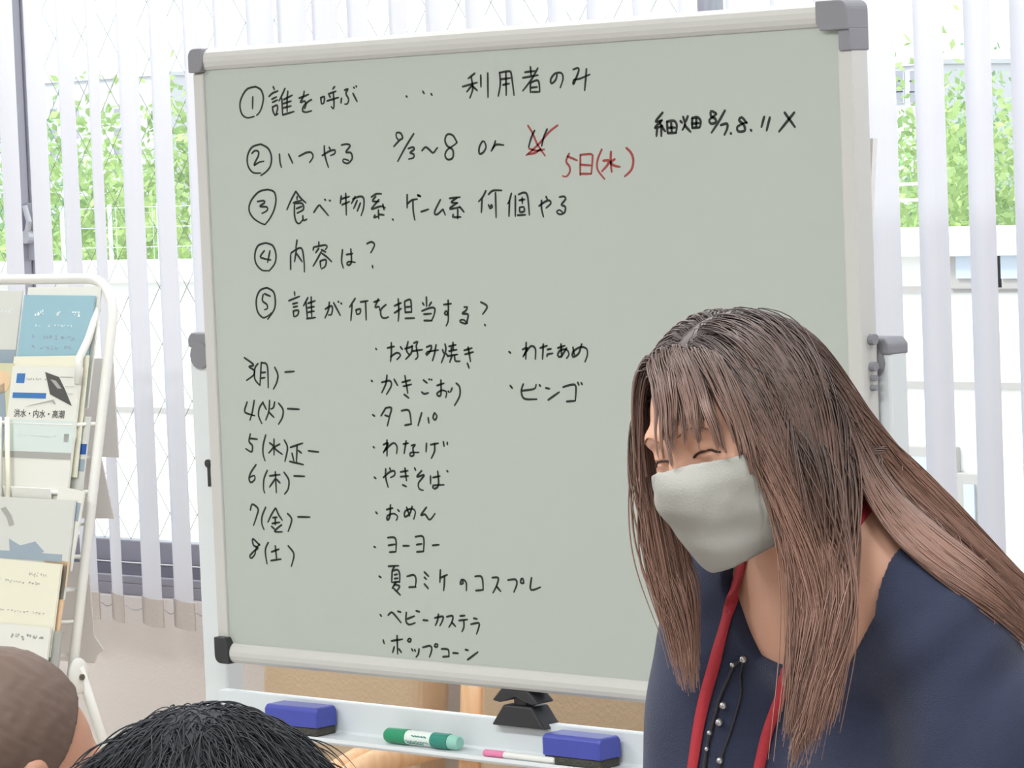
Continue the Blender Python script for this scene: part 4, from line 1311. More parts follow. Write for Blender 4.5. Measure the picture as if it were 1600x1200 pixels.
def fast_mesh(name, verts, faces, mats, parent, frame=None, smooth=True, attrs=None):
    """mesh from arrays; frame maps local person axes to the room"""
    verts = np.asarray(verts, float)
    if frame is not None:
        verts = frame.to_world(verts)
    if parent is not None:
        verts = verts - base_of(parent)
    me = bpy.data.meshes.new(name)
    faces = np.asarray(faces)
    n, k = faces.shape
    me.vertices.add(len(verts)); me.vertices.foreach_set('co', verts.astype(np.float32).ravel())
    me.loops.add(n * k); me.loops.foreach_set('vertex_index', faces.astype(np.int32).ravel())
    me.polygons.add(n); me.polygons.foreach_set('loop_start', (np.arange(n) * k).astype(np.int32))
    me.update(calc_edges=True)
    me.validate()
    if smooth:
        me.polygons.foreach_set('use_smooth', [True] * len(me.polygons))
    me.materials.append(mats)
    if attrs:
        for an, av in attrs.items():
            at = me.attributes.new(an, 'FLOAT', 'POINT')
            at.data.foreach_set('value', np.asarray(av, np.float32))
    ob = bpy.data.objects.new(name, me); COL.objects.link(ob)
    ob.parent = parent
    return ob

class Frame:
    """person axes: x to the right as seen, y towards the camera, z up; origin on the floor"""
    def __init__(self, ground):
        self.g = np.array([ground[0], ground[1], 0.0])
        self.e1 = np.array([CR[0], CR[1], 0]); self.e1 /= np.linalg.norm(self.e1)
        self.e3 = np.array([0, 0, 1.0])
        self.e2 = np.cross(self.e3, self.e1)
        if self.e2 @ (CAM - self.g) < 0:
            self.e2 = -self.e2
        self.M = np.stack([self.e1, self.e2, self.e3])
    def to_world(self, p):
        return np.asarray(p) @ self.M + self.g
    def to_local(self, p):
        return (np.asarray(p) - self.g) @ self.M.T
    def px(self, u, v, d):
        return self.to_local(pix(u, v, d))

def axes(yaw, pitch, roll=0.0):
    """columns: her left, front, up. yaw 0 faces the camera, positive turns to the left of the picture; pitch bows forward"""
    y, p, r = map(math.radians, (yaw, pitch, roll))
    F0 = np.array([-math.sin(y), math.cos(y), 0]); L0 = np.array([math.cos(y), math.sin(y), 0]); U0 = np.array([0, 0, 1.0])
    U1 = math.cos(r) * U0 - math.sin(r) * L0
    L1 = math.cos(r) * L0 + math.sin(r) * U0
    F = math.cos(p) * F0 - math.sin(p) * U1
    U = math.cos(p) * U1 + math.sin(p) * F0
    return np.stack([L1, F, U], 1)

def tl(p, c, A):
    """into a local frame"""
    return (p - np.asarray(c, F32)) @ np.asarray(A, F32)

def head_sdf(h):
    """h: points in head axes (x her left, y front, z up)"""
    d = s_ell(h, (0, -.012, .028), (.076, .094, .081))
    d = smin(d, s_ell(h, (0, .030, -.012), (.064, .062, .092)), .03)
    d = smin(d, s_cap(h, (-.030, .045, -.082), (.030, .045, -.082), .022), .03)          # jaw
    d = smin(d, s_cap(h, (0, .070, -.088), (0, .072, -.092), .020), .02)               # chin
    for s in (-1, 1):
        d = smin(d, s_ell(h, (s * .040, .058, -.022), (.026, .026, .026)), .02)        # cheek
        d = smin(d, s_cap(h, (s * .055, .0, -.04), (s * .045, .035, -.075), .016), .02)
        d = smin(d, s_cap(h, (s * .012, .088, .026), (s * .042, .078, .024), .009), .012)   # brow
        d = smax(d, -s_ell(h, (s * .030, .104, .006), (.019, .016, .013)), .012)       # socket
        d = smin(d, s_ell(h, (s * .031, .0765, .004), (.015, .0135, .012)), .006)      # closed lids over the eye
        d = smax(d, -s_cap(h, (s * .020, .0925, .0015), (s * .041, .0855, .0025), .0016), .002)  # slit
        e = s_ell(h, (s * .077, -.012, -.002), (.011, .018, .031))                     # ear
        e = smax(e, -s_ell(h, (s * .087, -.006, .0), (.006, .010, .018)), .004)
        d = smin(d, e, .006)
    d = smin(d, s_cap(h, (0, .090, .014), (0, .106, -.026), .0075, .011), .010)        # nose
    for s in (-1, 1):
        d = smin(d, s_ell(h, (s * .012, .098, -.032), (.009, .011, .008)), .006)
    d = smin(d, s_cap(h, (-.018, .083, -.058), (.018, .083, -.058), .007), .008)       # lips
    d = smax(d, -s_cap(h, (-.022, .0915, -.0575), (.022, .0915, -.0575), .0015), .002)
    return d

def hand_prims(w, dirv, palm_n, side):
    """fingers of a relaxed hand; w wrist, dirv along the hand, palm_n out of the palm, side thumb side"""
    w = np.array(w); d = dirv / np.linalg.norm(dirv)
    s = np.array(side) - d * (np.array(side) @ d); s /= np.linalg.norm(s)
    n = np.cross(d, s)
    if n @ palm_n < 0: n = -n
    out = []
    for k, (o, L) in enumerate([(.030, .068), (.010, .076), (-.010, .070), (-.029, .055)]):
        a = w + d * .085 + s * o
        b = a + d * L * .45 + n * .006
        c = b + d * L * .32 + n * .014
        e = c + d * L * .2 + n * .016
        out += [('c', w + d * .02 + s * o * .6, a, .013, .011), ('c', a, b, .0092, .0085), ('c', b, c, .0085, .0078), ('c', c, e, .0078, .007)]
    a = w + d * .025 + s * .028
    b = a + d * .035 + s * .022 + n * .008
    c = b + d * .030 + s * .006 + n * .010
    out += [('c', w + d * .015, a, .016, .014), ('c', a, b, .013, .0105), ('c', b, c, .0105, .008)]
    return out

class Person:
    def __init__(self, N, head_c, HA, TA, limbs, frame, torso='f', hips=None):
        self.N, self.hc, self.HA, self.TA, self.fr = np.array(N), np.array(head_c), HA, TA, frame
        self.limbs = limbs
        self.sex = torso
        self.hips = hips if hips is not None else self.N - TA[:, 2] * .47
        self.LA = TA
    def torso(self, p, g=0.0, bust=True):
        t = tl(p, self.N, self.TA)
        w = 1.0 if self.sex == 'f' else 1.16
        d = s_ell(t, (0, .0, -.18), (.130 * w + g, .094 * w + g, .19))
        d = smin(d, s_cap(t, (-.125 * w, -.005, -.058), (.125 * w, -.005, -.058), .050 * w + g), .05)
        for s in (-1, 1):
            d = smin(d, s_cap(t, (s * .02, -.025, .035), (s * .115, -.015, -.035), .040 + g, .036 + g), .04)
            if self.sex == 'f':
                d = smin(d, s_ell(t, (s * .066, .074, -.205), (.068 + g, .066 + g, .070 + g)), .045)
        d = smin(d, s_ell(t, (0, .0, -.34), (.116 * w + g, .088 * w + g, .15)), .06)
        hq = tl(p, self.hips, self.LA)
        d = smin(d, s_ell(hq, (0, -.012, -.01), (.155 + g, .112 + g, .115 + g)), .06)
        return t, d
    def chain(self, p, names, g=0.0, k=.02, d=None):
        for nm in names:
            for (a, b, ra, rb) in self.limbs[nm]:
                e = s_cap(p, a, b, ra + g, rb + g)
                d = e if d is None else smin(d, e, k)
        return d
    def body(self, p):
        t, d = self.torso(p)
        h = tl(p, self.hc, self.HA)
        neck_top = self.hc + self.HA @ np.array([0, -.028, -.05])
        d = smin(d, s_cap(p, self.N - self.TA[:, 2] * .02, neck_top, .056, .050), .03)
        d = smin(d, head_sdf(h), .012)
        for nm in ('armL', 'armR', 'legL', 'legR'):
            e = self.chain(p, [nm])
            d = smin(d, e, .03)
        for nm in ('handL', 'handR'):
            if nm in self.limbs:
                e = None
                for (_, a, b, ra, rb) in self.limbs[nm]:
                    q = s_cap(p, a, b, ra, rb)
                    e = q if e is None else smin(e, q, .004)
                d = smin(d, e, .008)
        return d

def grid1(lo, hi, step, fine_lo=None, fine_hi=None, fine=None):
    if fine is None:
        return np.arange(lo, hi + step, step)
    a = np.arange(lo, fine_lo, step); b = np.arange(fine_lo, fine_hi, fine); c = np.arange(fine_hi, hi + step, step)
    return np.concatenate([a, b, c])

def skin_mat(name, col):
    m = mat(name, col, 0.5, 0.35, 0.05, 25, bump=0.05, bscale=400)
    p = m.node_tree.nodes['Principled BSDF']
    p.inputs['Subsurface Weight'].default_value = 0.15
    p.inputs['Subsurface Radius'].default_value = (0.012, 0.005, 0.003)
    return m
def hair_mat(name, root, tip, rough=0.38):
    m = bpy.data.materials.new(name); m.use_nodes = True
    nt = m.node_tree; p = nt.nodes['Principled BSDF']
    at = nt.nodes.new('ShaderNodeAttribute'); at.attribute_name = 'along'
    a2 = nt.nodes.new('ShaderNodeAttribute'); a2.attribute_name = 'tone'
    cr = nt.nodes.new('ShaderNodeValToRGB')
    cr.color_ramp.elements[0].position = 0.05; cr.color_ramp.elements[0].color = root
    cr.color_ramp.elements[1].position = 0.55; cr.color_ramp.elements[1].color = tip
    nt.links.new(at.outputs['Fac'], cr.inputs[0])
    mr = nt.nodes.new('ShaderNodeMapRange'); mr.inputs['To Min'].default_value = 0.72; mr.inputs['To Max'].default_value = 1.3
    nt.links.new(a2.outputs['Fac'], mr.inputs['Value'])
    mx = nt.nodes.new('ShaderNodeMix'); mx.data_type = 'RGBA'; mx.blend_type = 'MULTIPLY'; mx.inputs['Factor'].default_value = 1
    nt.links.new(cr.outputs[0], mx.inputs[6]); nt.links.new(mr.outputs[0], mx.inputs[7])
    nt.links.new(mx.outputs[2], p.inputs['Base Color'])
    p.inputs['Roughness'].default_value = rough
    p.inputs['Specular IOR Level'].default_value = 0.45
    return m

def strands_mesh(P, width, along, tone, tipw=0.35):
    """P: (n strands, k points, 3) -> three-sided tapered locks"""
    n, k, _ = P.shape
    T = np.gradient(P, axis=1)
    T /= np.linalg.norm(T, axis=2, keepdims=True) + 1e-9
    ref = np.array([0.37, 0.61, 0.70])
    u = np.cross(T, ref); u /= np.linalg.norm(u, axis=2, keepdims=True) + 1e-9
    w = np.cross(T, u)
    s = np.linspace(0, 1, k)
    prof = np.where(s < .12, .5 + .5 * s / .12, 1.0) * np.where(s > .6, 1 - (1 - tipw) * (s - .6) / .4, 1.0)
    R = width[:, None] * prof[None]
    V = []
    for j in range(3):
        a = 2 * math.pi * j / 3
        V.append(P + R[..., None] * (math.cos(a) * u + math.sin(a) * w))
    V = np.stack(V, 2)          # n,k,3,3
    idx = np.arange(n * k * 3).reshape(n, k, 3)
    q = []
    for j in range(3):
        j2 = (j + 1) % 3
        q.append(np.stack([idx[:, :-1, j], idx[:, :-1, j2], idx[:, 1:, j2], idx[:, 1:, j]], -1).reshape(-1, 4))
    al = np.repeat(np.broadcast_to(along, (n, k))[..., None], 3, 2).ravel()
    to = np.repeat(np.broadcast_to(tone[:, None], (n, k))[..., None], 3, 2).ravel()
    return V.reshape(-1, 3), np.concatenate(q), al, to

def grad(f, p, e=.003):
    g = np.empty_like(p)
    for a in range(3):
        o = np.zeros(3); o[a] = e
        g[:, a] = (f((p + o).astype(F32)) - f((p - o).astype(F32))) / (2 * e)
    return g / (np.linalg.norm(g, axis=1, keepdims=True) + 1e-9)
# ------------------------------------------------------------------ the woman at the whiteboard
DW = 3.5
fr = Frame(pix(1275, 885, DW))
N = fr.px(1278, 888, DW)
Hc = fr.px(1163, 671, DW - 0.055)
HA = axes(51, 15, 11)
TA = axes(48, 33, -5)
hip = N - TA[:, 2] * .47
LA = axes(48, 12)
gl = LA[:, 0]
ft = np.array([-math.sin(math.radians(48)), math.cos(math.radians(48)), 0])
SL = N + TA @ np.array([.148, .005, -.085]); SR = N + TA @ np.array([-.155, -.005, -.06])
EL = SL + np.array([.055, .02, -.26]); WL = EL + np.array([-.09, .10, -.18])
ER = SR + np.array([-.03, .03, -.265]); WR = ER + np.array([-.03, .11, -.19])
limbs = {}
limbs['armL'] = [(SL, EL, .048, .037), (EL, WL, .037, .026)]
limbs['armR'] = [(SR, ER, .048, .037), (ER, WR, .037, .026)]
limbs['handL'] = hand_prims(WL, WL - EL, -gl, ft)
limbs['handR'] = hand_prims(WR, WR - ER, gl, ft)
for s, nm in ((1, 'legL'), (-1, 'legR')):
    hj = hip + gl * .085 * s + np.array([0, 0, -.03])
    kn = np.array([hip[0], hip[1], .43]) + gl * .09 * s + ft * .045
    an = np.array([hip[0], hip[1], .07]) + gl * .10 * s - ft * .01
    limbs[nm] = [(hj, kn, .082, .052), (kn, an, .052, .035), (an + np.array([0, 0, -.03]), an + ft * .13 + np.array([0, 0, -.045]), .036, .025)]
W = Person(N, Hc, HA, TA, limbs, fr, 'f', hip)
W.LA = LA
pn = thing('person', 'woman with long brown hair, grey face mask and navy blouse bending beside the whiteboard', 'person', tuple(fr.g))
M_skin = skin_mat('skin', rgb(214, 166, 142))
M_skin_lip = None
xs = grid1(Hc[0] - .28, Hc[0] + .62, .0075, Hc[0] - .10, Hc[0] + .12, .0022)
ys = grid1(Hc[1] - .60, Hc[1] + .26, .0075, Hc[1] - .12, Hc[1] + .14, .0022)
zs = grid1(0.0, Hc[2] + .16, .0075, Hc[2] - .15, Hc[2] + .16, .0022)
v, q = nets(W.body, xs, ys, zs)
fast_mesh('body', v, q, M_skin, pn, fr)

# blouse
def blouse(p, cut=True, g=.011):
    t, d = W.torso(p, g)
    # loose front below the bust
    d = smin(d, s_ell(t, (0, .045, -.29), (.150, .105, .16)), .06)
    d = smin(d, s_ell(t, (-.05, .085, -.235), (.10, .075, .09)), .05)
    for S, E in ((SL, EL), (SR, ER)):
        e = smin(s_cap(p, S, S + (E - S) * .95, .060, .078), s_ell(p, S + (E - S) * .42 + np.array([.006, .01, 0]), (.076, .074, .11)), .04)
        d = smin(d, e, .045)
    # soft folds running from the shoulders
    ph = t[..., 0] * 55 + t[..., 2] * 22
    d = d + .0022 * np.sin(ph + 1.2 * np.sin(t[..., 2] * 14)) * np.clip((-t[..., 2] - .06) / .1, 0, 1)
    d = d + .0016 * np.sin(p[..., 0] * 80 - p[..., 2] * 60 + 2 * np.sin(p[..., 2] * 20))
    # hem
    hq = tl(p, W.hips, W.LA)
    d = smax(d, -(hq[..., 2] + .075), .006)
    if cut:
        # square neckline, lower in front than behind
        zc = np.clip(-.066 + (.005 - t[..., 1]) * 4.0, -.066, .010)
        hw = .056 + np.clip((t[..., 2] + .066) * .75, 0, .045)
        c = np.maximum(np.abs(t[..., 0] - .004) - hw, zc - t[..., 2])
        d = smax(d, -c, .003)
        neck_top = W.hc + W.HA @ np.array([0, -.028, -.05])
        d = smax(d, -s_cap(p, W.N + W.TA[:, 2] * .01, neck_top, .060, .060), .003)
        # open sleeve ends
        for S, E in ((SL, EL), (SR, ER)):
            ax = (E - S) / np.linalg.norm(E - S)
            end = S + (E - S) * .95
            cutp = (p - end.astype(F32)) @ ax.astype(F32)
            near = s_cap(p, end, E + (E - S) * .3, .12)
            d = smax(d, np.minimum(cutp, -near + 0.0) if False else -np.maximum(near, -cutp), .003)
    return d
M_blouse = mat('navy_cotton', rgb(54, 60, 82), 0.85, 0.15, 0.10, 60, bump=0.35, bscale=700, sheen=0.15)
xs = grid1(Hc[0] - .22, Hc[0] + .46, .0036)
ys = grid1(Hc[1] - .50, Hc[1] + .20, .0036)
zs = grid1(hip[2] - .12, N[2] + .07, .0036)
v, q = nets(blouse, xs, ys, zs)
fast_mesh('blouse', v, q, M_blouse, pn, fr)

# trousers and shoes
def trousers(p):
    hq = tl(p, W.hips, W.LA)
    d = s_ell(hq, (0, -.012, -.01), (.160, .118, .12))
    for nm in ('legL', 'legR'):
        e = None
        for (a, b, ra, rb) in limbs[nm][:2]:
            c = s_cap(p, a, b, ra + .012, rb + .014)
            e = c if e is None else smin(e, c, .02)
        d = smin(d, e, .03)
    d = np.maximum(d, .075 - p[..., 2])
    return smax(d, hq[..., 2] - .07, .004)
M_trou = mat('dark_trousers', rgb(52, 52, 60), 0.8, 0.2, 0.05, 40)
M_shoe = mat('indoor_shoe', rgb(70, 62, 60), 0.5, 0.4, 0.05, 40)
xs = grid1(hip[0] - .28, hip[0] + .28, .008); ys = grid1(hip[1] - .28, hip[1] + .28, .008); zs = grid1(.06, hip[2] + .1, .008)
v, q = nets(trousers, xs, ys, zs); fast_mesh('trousers', v, q, M_trou, pn, fr)
for nm in ('legL', 'legR'):
    a, b, ra, rb = limbs[nm][2]
    def shoe(p):
        d = smin(s_cap(p, a - ft * .02, b, .046, .036), s_cap(p, a - ft * .03 + np.array([0, 0, -.01]), b, .04, .034), .02)
        return np.maximum(np.maximum(d, -p[..., 2] + .001), p[..., 2] - .085)
    c = (a + b) / 2
    v, q = nets(shoe, grid1(c[0] - .2, c[0] + .2, .007), grid1(c[1] - .2, c[1] + .2, .007), grid1(-.01, .11, .007))
    fast_mesh('shoe', v, q, M_shoe, pn, fr)

# face mask
def mask_sdf(p):
    h = tl(p, Hc, HA)
    base = head_sdf(h)
    # the cloth spans from the nose to the chin
    d = s_cap(h, (0, .096, -.022), (0, .076, -.088), .020, .024)
    d = smin(d, s_ell(h, (0, .080, -.056), (.032, .032, .044)), .02)
    d = smin(d, base - .004, .025)
    for s in (-1, 1):
        d = smin(d, s_cap(h, (s * .018, .090, -.035), (s * .050, .040, -.060), .014, .020), .03)
    # fabric ridges
    d = smin(d, s_cap(h, (-.014, .1115, -.0195), (.036, .0905, -.0105), .003, .002), .007)
    d = smin(d, s_cap(h, (-.005, .1145, -.036), (.04, .0895, -.045), .002), .012)
    d = d + .0006 * np.sin(h[..., 2] * 170 + h[..., 0] * 60)
    shell = np.maximum(d - .002, -(d + .0015))
    ax = np.abs(h[..., 0])
    top = h[..., 2] - (-.002 - np.clip(ax - .012, 0, 1) * .16 - .006 * np.exp(-(ax / .018) ** 2) * 0 + .0 )
    bot = (-.114 + np.clip(ax - .015, 0, 1) * .22) - h[..., 2]
    back = (.012 + np.clip(-h[..., 2] - .03, 0, 1) * .35 * 0) - h[..., 1]
    r = smax(smax(top, bot, .006), back, .004)
    under = .030 - h[..., 1]
    return smax(shell, smax(r, np.where(h[..., 2] < -.085, under, -1), .004), .002)
M_mask = mat('grey_mask_cloth', rgb(164, 164, 158), 0.75, 0.2, 0.03, 40, bump=0.15, bscale=500)
c = Hc + HA @ np.array([0, .07, -.05])
v, q = nets(mask_sdf, grid1(c[0] - .10, c[0] + .10, .0020), grid1(c[1] - .10, c[1] + .10, .0020), grid1(c[2] - .10, c[2] + .10, .0020))
mk_ob = fast_mesh('face_mask', v, q, M_mask, pn, fr)
def to_room(hpts):
    return [fr.to_world(Hc + HA @ np.array(x)) for x in hpts]
m = MB()
for s in (-1, 1):
    m = MB()
    m.tube(catmull(to_room([(s * .060, .016, -.018), (s * .076, -.014, .026), (s * .083, -.030, .012), (s * .080, -.030, -.02), (s * .064, .010, -.052)]), .006), .0012, 6)
    mk(m, 'ear_loop', M_mask, mk_ob, smooth=True)
# lashes and brows
M_lash = mat('dark_lash', rgb(58, 42, 38), 0.6, 0.3, 0.05, 40)
M_brow = mat('brow_hair', rgb(150, 112, 92), 0.7, 0.2, 0.1, 80)
def drop(hp, off):
    """put a point onto the face surface along the front axis"""
    hp = np.array(hp, float)
    y = .13
    for _ in range(60):
        d = float(head_sdf(np.array([[hp[0], y, hp[2]]], F32))[0])
        y -= d * .8
        if abs(d) < 2e-4: break
    return (hp[0], y + off, hp[2])
for s in (-1, 1):
    m = MB()
    pts = [drop((s * x, 0, z), .0004) for x, z in ((.0165, -.0005), (.022, .0022), (.030, .0036), (.038, .0030), (.0445, -.0002), (.048, -.0025))]
    m.tube(catmull(to_room(pts), .002), [0.0004] + [0.0013] * (len(catmull(to_room(pts), .002)) - 2) + [0.0004], 6)
    mk(m, 'eyelash', M_lash, pn, smooth=True)
    m = MB()
    pts = [drop((s * x, 0, z), .0004) for x, z in ((.014, .0235), (.024, .0275), (.036, .0285), (.047, .023))]
    pp_ = catmull(to_room(pts), .003)
    m.tube(pp_, [.0008] + [.0016] * (len(pp_) - 2) + [.0006], 6, flat=(1, .5)); mk(m, 'eyebrow', M_brow, pn, smooth=True)

# ---- hair
def surf(u, v, f, off, d0=3.0):
    o = fr.to_local(CAM); r = fr.to_local(CAM + ray(u, v)) - o
    d = d0
    for _ in range(200):
        p = o + r * d
        s = float(f(p[None].astype(F32))[0])
        if s < 3e-4: break
        d += s * .7
        if d > 4.2: return None
    g = grad(f, p[None].astype(F32))[0]
    return p + g * off
def collide(p):
    """body with clothes, as the hair feels it"""
    b = W.body(p)
    return np.minimum(b, blouse(p, False, .012))
def head_only(p):
    return head_sdf(tl(p, Hc, HA))
def mask_out(p):
    h = tl(p, Hc, HA)
    return s_cap(h, (0, .096, -.022), (0, .078, -.082), .026, .028)

r_ = np.random.default_rng(11)
def scalp(n):
    """random roots on the scalp, head axes"""
    out = []
    while len(out) < n:
        d = r_.normal(size=3); d /= np.linalg.norm(d)
        p = np.array([0, -.012, .028]) + d * np.array([.076, .094, .081])
        # hairline: in front only above the brow, behind down to the nape
        front = p[1]
        zmin = .088 if front > .055 else (.060 if front > .03 else (.01 if front > .0 else (-.01 if front > -.045 else -.045)))
        if p[2] > zmin:
            out.append(p)
    return np.array(out)

def grow(roots, dirs, length, k, kgrav, push, jitter, off, obstacles=collide, hug=.85, settle=None):
    n = len(roots)
    P = np.empty((n, k, 3)); P[:, 0] = roots
    d = dirs / np.linalg.norm(dirs, axis=1, keepdims=True)
    ds = (length / (k - 1))[:, None]
    g = np.array([0, 0, -1.0])
    wander = r_.normal(size=(n, 3)) * jitter
    for i in range(1, k):
        a = kgrav(i / (k - 1))
        d = d * (1 - a) + g * a
        if push is not None:
            d = d + push(P[:, i - 1], i / (k - 1))
        wander = wander * .8 + r_.normal(size=d.shape) * jitter * .6
        d = d + wander
        d /= np.linalg.norm(d, axis=1, keepdims=True) + 1e-9
        p = P[:, i - 1] + d * ds
        # lie close to the head while the surface below still carries the hair
        dh = skull(p.astype(F32))
        nh = grad(skull, p.astype(F32))
        w = hug * np.clip((nh[:, 2] + .12) / .25, 0, 1) * np.clip(1.6 - (dh / .05), 0, 1)
        ex = dh - off - .006
        p -= nh * (np.maximum(ex, 0) * w)[:, None]
        if settle is not None and i > .42 * k:
            dist = obstacles(p.astype(F32)) - off - .003
            p[:, 2] -= np.clip(dist, 0, .03) * .6 * settle
        for _ in range(2):
            dist = obstacles(p.astype(F32)) - off
            hit = dist < 0
            if hit.any():
                gn = grad(obstacles, p[hit].astype(F32))
                p[hit] -= gn * dist[hit][:, None]
        nd = p - P[:, i - 1]
        d = nd / (np.linalg.norm(nd, axis=1, keepdims=True) + 1e-9)
        P[:, i] = p
    return P
def skull(p):
    h = tl(p, Hc, HA)
    return smin(s_ell(h, (0, -.012, .028), (.079, .096, .083)), s_ell(h, (0, -.01, -.02), (.074, .07, .08)), .03)

nS = 15500
NK = 32
rt = scalp(nS)
side = np.sign(rt[:, 0] - .002)
side[side == 0] = 1
top = np.clip((rt[:, 2] - .03) / .085, 0, 1)
dl = np.zeros((nS, 3))
dl[:, 0] = side * (1.0 * top + .05)
dl[:, 1] = np.where(rt[:, 1] > .03, -.05, -.35)
dl[:, 2] = -.6 * (1 - top) + .05
roots = rt @ HA.T + Hc
dirs = dl @ HA.T
off = .003 + .009 * r_.random(nS) ** 1.3
# where each strand is combed to: over the far cheek, in front of the near shoulder, or down the back
u1, u2, u3 = r_.normal(size=nS), r_.normal(size=nS), r_.random(nS)
fam = np.where(rt[:, 0] < .0, np.where(rt[:, 1] > .020, 0, 3), np.where(rt[:, 1] + .015 * u1 > -.006, 1, 2))
G1 = np.empty((nS, 3)); G2 = np.empty((nS, 3))
length = np.empty(nS)
tgt = {0: ((1014, 660, 3.50, 13, 12), (1046, 840, 3.50, 24, 20), (1074, 1030, 3.49, 12, 24), .35),
       1: ((1264, 690, 3.37, 28, 10), (1286, 880, 3.36, 30, 20), (1254, 1100, 3.33, 24, 30), .425),
       2: ((1372, 676, 3.54, 26, 26), (1500, 795, 3.56, 30, 34), (1670, 985, 3.60, 30, 34), .56),
       3: ((1200, 700, 3.72, 20, 20), (1200, 800, 3.80, 20, 20), (1200, 900, 3.86, 20, 20), .24)}
G0 = np.empty((nS, 3))
for f_, (g0, g1, g2, ln) in tgt.items():
    ii = np.nonzero(fam == f_)[0]
    for G, g in ((G0, g0), (G1, g1), (G2, g2)):
        c = fr.px(g[0], g[1], g[2])
        ex = fr.px(g[0] + 1, g[1], g[2]) - c; ey = fr.px(g[0], g[1] + 1, g[2]) - c
        G[ii] = c + ex * (u1[ii] * g[3])[:, None] + ey * (u2[ii] * g[4])[:, None]
    length[ii] = ln * (1 + .07 * r_.normal(size=len(ii))) - .10 * (1 - top[ii])
length = np.clip(length, .22, .62)
# the far curtain is thin
keep = ((fam != 0) | (u3 < .78)) & ((fam != 3) | (u3 < .45))
rt, side, top, roots, dirs, off, fam, G0, G1, G2, length = [x[keep] for x in (rt, side, top, roots, dirs, off, fam, G0, G1, G2, length)]
nS = len(rt)
sidev = side[:, None] * HA[:, 0][None]
def push(p, t):
    o = sidev * max(0, .05 - .5 * t)
    tt = t * .5 / np.maximum(length, .2) * length.mean() / .5
    w0 = max(0, 1 - t / .45); w2 = max(0, (t - .55) / .45); w1 = 1 - w0 - w2
    G = G0 * w0 + G1 * w1 + G2 * w2 + (G2 - G1) * (.25 * w2)
    v = G - p
    v /= np.linalg.norm(v, axis=1, keepdims=True) + .03
    amt = .10 + .30 * min(1, max(0, t - .12) / .3)
    return o + v * amt
P = grow(roots, dirs, length, NK, lambda t: .14 + .04 * t, push, .008, off)
# the hair combed back runs over the nape and lies along the near shoulder
i2 = np.nonzero(fam == 2)[0]
n2_ = len(i2)
aim = fr.px(1352, 690, 3.54)
def push2(p, t):
    v = aim - p
    v /= np.linalg.norm(v, axis=1, keepdims=True) + .03
    return v * .22 + sidev[i2] * max(0, .05 - .5 * t)
Pa = grow(roots[i2], dirs[i2], np.full(n2_, .115), 10, lambda t: .06, push2, .006, off[i2])
sb = np.clip(r_.random(n2_) ** 1.1, 0, 1)
OUTW = [(1352, 658, 3.545), (1415, 712, 3.56), (1480, 772, 3.58), (1545, 842, 3.60), (1610, 912, 3.61), (1690, 1000, 3.62)]
LOWW = [(1328, 762, 3.47), (1360, 832, 3.47), (1412, 878, 3.46), (1478, 928, 3.45), (1550, 984, 3.45), (1622, 1045, 3.45)]
SG = np.linspace(0, 1, 9)
W_ = []
for j, (o_, l_) in enumerate(zip(OUTW, LOWW)):
    row = []
    for sg in SG:
        uw, vw, dw = [x * (1 - sg) + y * sg for x, y in zip(o_, l_)]
        h_ = surf(uw, vw, collide, .007)
        pd_ = fr.px(uw, vw, dw)
        row.append(pd_ if h_ is None or h_[1] < pd_[1] - .03 else h_)
    row = np.array(row)
    W_.append(np.stack([np.interp(sb, SG, row[:, a_]) for a_ in range(3)], 1) + r_.normal(size=(n2_, 3)) * .004)
W_ = np.stack(W_, 1)
ctrl = np.concatenate([Pa, W_], 1)
P2 = np.empty((n2_, NK, 3))
endf = .80 + .20 * r_.random(n2_)
for q in range(n2_):
    c_ = ctrl[q]
    sl = np.concatenate([[0], np.cumsum(np.linalg.norm(np.diff(c_, axis=0), axis=1))])
    x_ = np.linspace(0, sl[-1] * endf[q], NK)
    for a_ in range(3):
        P2[q, :, a_] = np.interp(x_, sl, c_[:, a_])
for rep in range(3):
    for _ in range(6):
        P2[:, 1:-1] = P2[:, 1:-1] * .4 + (P2[:, :-2] + P2[:, 2:]) * .3
    fl = P2[:, 1:].reshape(-1, 3).copy()
    of2 = np.repeat(off[i2], NK - 1)
    dist = collide(fl.astype(F32)) - of2
    hit = dist < 0
    fl[hit] -= grad(collide, fl[hit].astype(F32)) * dist[hit][:, None]
    P2[:, 1:] = fl.reshape(n2_, NK - 1, 3)
for _ in range(3):
    P2[:, 1:-1] = P2[:, 1:-1] * .5 + (P2[:, :-2] + P2[:, 2:]) * .25
P[i2] = P2
# drop strays, then relax every strand
pw = fr.to_world(P.reshape(-1, 3)) - CAM
zc_ = pw @ CF
uu = (800 + FPX * (pw @ CR) / zc_).reshape(P.shape[:2]); vv = (600 + FPX * (pw @ CD) / zc_).reshape(P.shape[:2])
front = P[:, :, 1] > N[1] - .03
bad = ((fam == 3) & (front & (vv > 860) & (uu > 1075)).any(1))
bad |= (fam == 3) & ((vv > 740) & (uu > 1325)).any(1)
bad |= (fam == 0) & (front & (vv > 800) & (uu > 1098)).any(1)
bad |= (fam == 1) & ((vv > 860) & (uu < 1192)).any(1)
bad |= (fam == 1) & ((vv > 770) & (uu > 1358)).any(1)
sg = np.diff(P, axis=1); sn = np.linalg.norm(sg, axis=2)
cs_ = (sg[:, 1:] * sg[:, :-1]).sum(-1) / (sn[:, 1:] * sn[:, :-1] + 1e-12)
bad |= ((fam == 2) | (fam == 3)) & (cs_[:, 8:] < .35).any(1)
bad |= (fam == 2) & ((uu[:, -1] < 1520) | (vv[:, -1] < 800))
bad |= (fam == 2) & ((vv > 770) & (uu < 1352)).any(1)
bad |= (fam == 2) & ((vv > 835) & (uu < 1392)).any(1)
